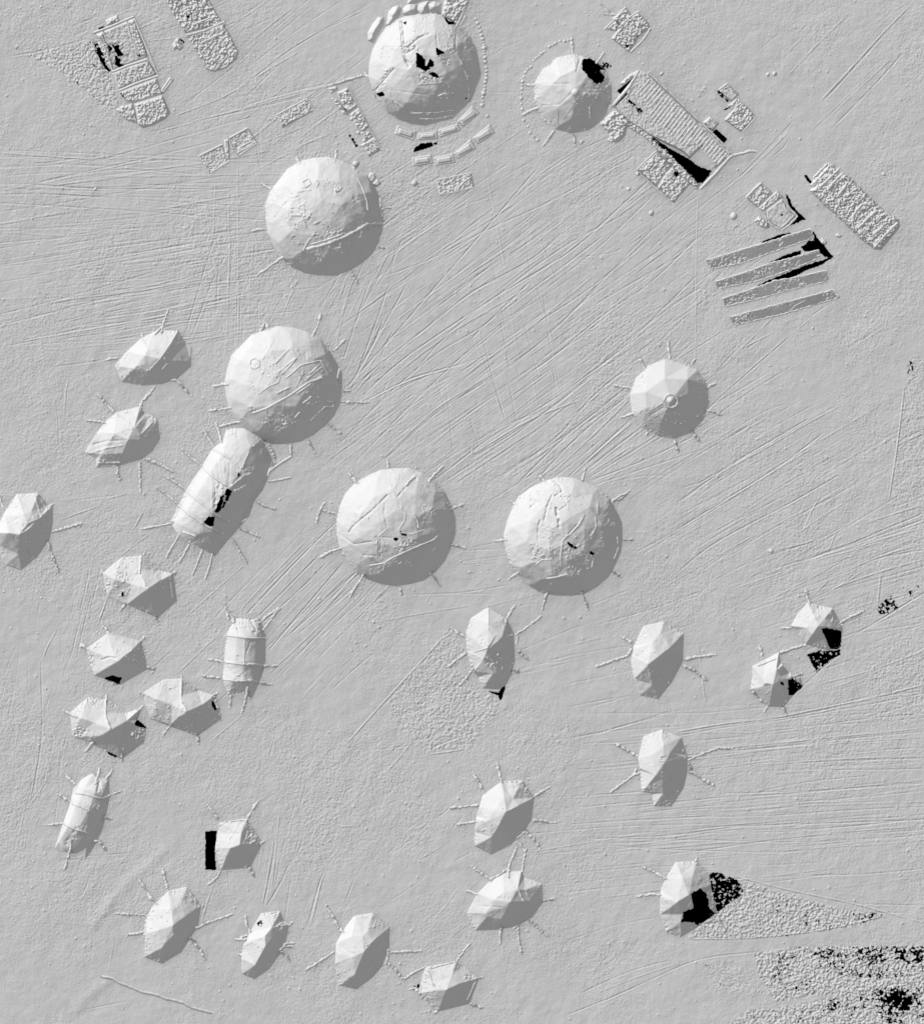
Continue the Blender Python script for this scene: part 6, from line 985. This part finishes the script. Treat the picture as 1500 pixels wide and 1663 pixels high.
RK = [(Z(zx, [(385,878)])[0], 7.5, 7, 'round rock below the left end of the lower curved box row'), (Z(zx, [(788,508)])[0], 4.5, 4, 'rock right of the two curved box rows'), (Z(zx, [(1308,652)])[0], 5, 4, 'rock just below the smaller dome'), (Z(zx, [(60,772)])[0], 8, 8, 'round knob-like rock by the upper rim of the upper left dome'),
 (Z(zw, [(280,440)])[0], 9, 7, 'round ringed rock below the ribbed frame, left of the square load'), ((1057, 346), 6.5, 6, 'round rock below the pallet load'), (Z(zv, [(690,960)])[0], 5.5, 5, 'rough rock left of the pallet load'), (Z(zv, [(1395,378)])[0], 5, 4.5, 'left part of a double rock in the open snow at upper right'), (Z(zv, [(1428,375)])[0], 5.5, 5.5, 'right part of a double rock in the open snow at upper right'),
 (Z(zv, [(855,375)])[0], 5, 4, 'rock beside the top corner of the ribbed frame'), (Z(zv, [(800,1075)])[0], 0.1, .1, None), (Z(z5, [(485,1328)])[0], 6, 5, 'ringed rock alone on the open snow at right'), (Z(z5, [(1075,760)])[0], 4, 3, 'small rock near the tip of a track at the right edge'), (Z(zw, [(1240,170)])[0], 4.5, 4, 'rock above the big oblong load at the far right'),
 (Z(zd, [(215,272)])[0], 6.5, 6, 'round rock touching the left corner of a star shaped tent'), (Z(za, [(395,1492)])[0], 4.5, 6, 'upper of two joined rocks below the lower pointed tent'), (Z(za, [(418,1540)])[0], 4.5, 4, 'lower of two joined rocks below the lower pointed tent'), (Z(zt, [(240,40)])[0], 4, 3.5, 'small rock alone near the top left corner'), (Z(zt, [(100,270)])[0], 5, 2, 'faint low rock by the left end of the upper left rough snow'),
 (Z(z3, [(655,462)])[0], 4, 3.5, 'rock on rough snow below the lower left large dome'), (Z(z3, [(1103,228)])[0], 4.2, 3, 'square-looking rock between the two lower large domes'), (Z(z3, [(1062,178)])[0], 3.4, 3, 'rock right of the lower left large dome'), (Z(z3, [(1240,265)])[0], 3.6, 3, 'rock at the lower left of the lower right large dome'), (Z(zb, [(1300,880)])[0], 4.2, 4, 'rock at the end of a guy rope right of the biggest barrel tent'), (Z(zb, [(1148,1152)])[0], 4.2, 4, 'rock at a guy rope end below the biggest barrel tent'), (Z(zb, [(1350,790)])[0], 3.5, 3, 'rock in the gap between biggest barrel tent and the lower left large dome'),
 (Z(z1, [(467,680)])[0], 4.5, 4, 'small upright rock among the ruts at the left'), (Z(z8, [(965,243)])[0], 2.8, 2.6, 'bright pebble below the pebbled patch in the middle')]
for k, ((x, y), r_, h_, lab) in enumerate(RK):
    if not lab: continue
    o = bpy.data.objects.new('rock', lump_mesh('rock', r_ * .72, h_ * .62, 60 + k, M_STONE, .3)); COL.objects.link(o); o.location = (wx(x), wy(y), float(ground_h(np.array([x]), np.array([y]))[0] - .4) * S); tag(o, lab, 'rock')
STN = []
for z_, L in [(z1, [(215,332),(243,382),(410,415),(505,452),(447,437),(245,467),(200,470),(160,478),(100,472),(45,483),(12,430),(35,405),(38,373),(180,475),(150,478),(510,500),(860,88),(830,85),(1060,190),(1385,185),(1190,1045),(1150,1020),(1280,1292),(1405,1275),(1440,1280),(1345,1112),(1170,1025)]),
   (z7, [(157,185),(43,188),(160,240),(92,257),(377,292),(324,335),(295,272),(250,265),(342,127),(452,147),(165,57),(110,95),(505,72),(500,85),(131,427),(372,432),(520,520),(30,512),(25,557),(245,557),(188,762),(240,775),(65,825),(600,775),(893,90),(905,102),(952,38),(966,203),(1440,222),(1472,242),(1476,380),(1480,168),(1300,100),(1188,200),(1187,652),(1072,690),(1138,775),(1090,805),(1103,808),(841,652),(910,690),(265,705),(400,800),(682,76),(743,110),(780,162),(827,128),(1018,575),(1040,600),(1065,460)]),
   (z3, [(1143,195),(1160,232),(1190,215),(1222,222),(462,258),(237,470),(120,62),(75,145),(30,155),(110,50),(1342,378),(1328,762),(1393,860),(840,1120),(1003,1115),(1440,962),(320,1150),(552,595),(500,650)]),
   (z4, [(212,1420),(390,1338),(140,1458),(845,300),(560,80)]), (z8, [(945,467),(1200,237),(1465,240),(340,913),(240,917),(300,970),(250,1032),(275,1040),(318,1027),(205,1168),(172,1143),(503,1050),(500,898),(450,842),(307,842),(222,848),(345,660),(750,1210),(755,435),(610,755)]),
   (z9, [(222,75),(247,112),(408,72),(112,67),(22,75),(67,290),(225,320),(245,303),(223,378),(368,318),(398,395),(182,883),(24,957),(347,960),(392,980),(163,1073),(312,1370),(297,1495),(202,1393),(292,1572),(198,1655),(272,645),(258,645),(92,1360),(50,1470),(5,1560),(165,1345)]),
   (ze, [(290,80),(320,60),(345,75),(290,60),(1130,10),(1120,45),(1190,88),(1043,150),(1055,165),(1185,180),(1080,270),(1220,272),(1025,232),(837,308),(875,325),(800,288),(862,528),(895,632),(965,650),(685,565),(100,372),(82,500),(82,580),(205,757),(413,690),(400,708),(722,458),(525,183),(480,178)]),
   (zf, [(395,47),(425,68),(845,97),(925,582),(960,600),(912,620),(945,632),(908,648),(920,660),(905,675),(840,632),(855,632),(1060,668),(1395,703),(1445,335),(453,495),(97,567),(120,512),(485,462),(510,478),(10,680),(25,685),(65,650),(970,618),(1495,645)]),
   (zg, [(35,85),(348,80),(497,170),(200,258),(148,325),(680,220),(700,290),(932,370),(890,820),(770,905),(785,1300),(410,1580),(980,85)]), (z5, [(310,465),(490,468),(540,465),(785,507),(880,353),(925,660),(660,1388),(700,170),(770,105),(845,265),(515,195),(400,383),(480,365)]),
   (zw, [(1005,50),(1048,88),(1130,125),(1225,98),(1312,112),(865,465),(832,495),(800,155),(1190,340),(810,365),(1270,885),(955,555),(1050,930),(860,1075),(305,140),(195,195),(1308,165)]), (zc, [(290,848),(147,838),(33,850),(450,835),(530,845),(840,282),(1188,148),(1008,532),(1160,505),(1128,465),(815,445),(825,945),(1105,605),(845,628)]),
   (zv, [(1080,185),(810,90),(850,128),(745,270),(822,267),(785,268),(645,348),(762,325),(1408,470),(1425,482),(1385,655),(1412,662),(1435,662),(1340,625),(1240,860),(1155,900),(1185,910)]), (zj, [(593,683),(405,480),(503,998),(1005,352)])]:
    STN += Z(z_, L)
print('stones', len(STN))
for k, (x, y) in enumerate(STN): stone(x, y, (.55, .7, .8, .48, .65)[k % 5], 'small pebble lying loose on the grey snow', 'loose pebbles on the snow', k, 'pebble', 'pebble')
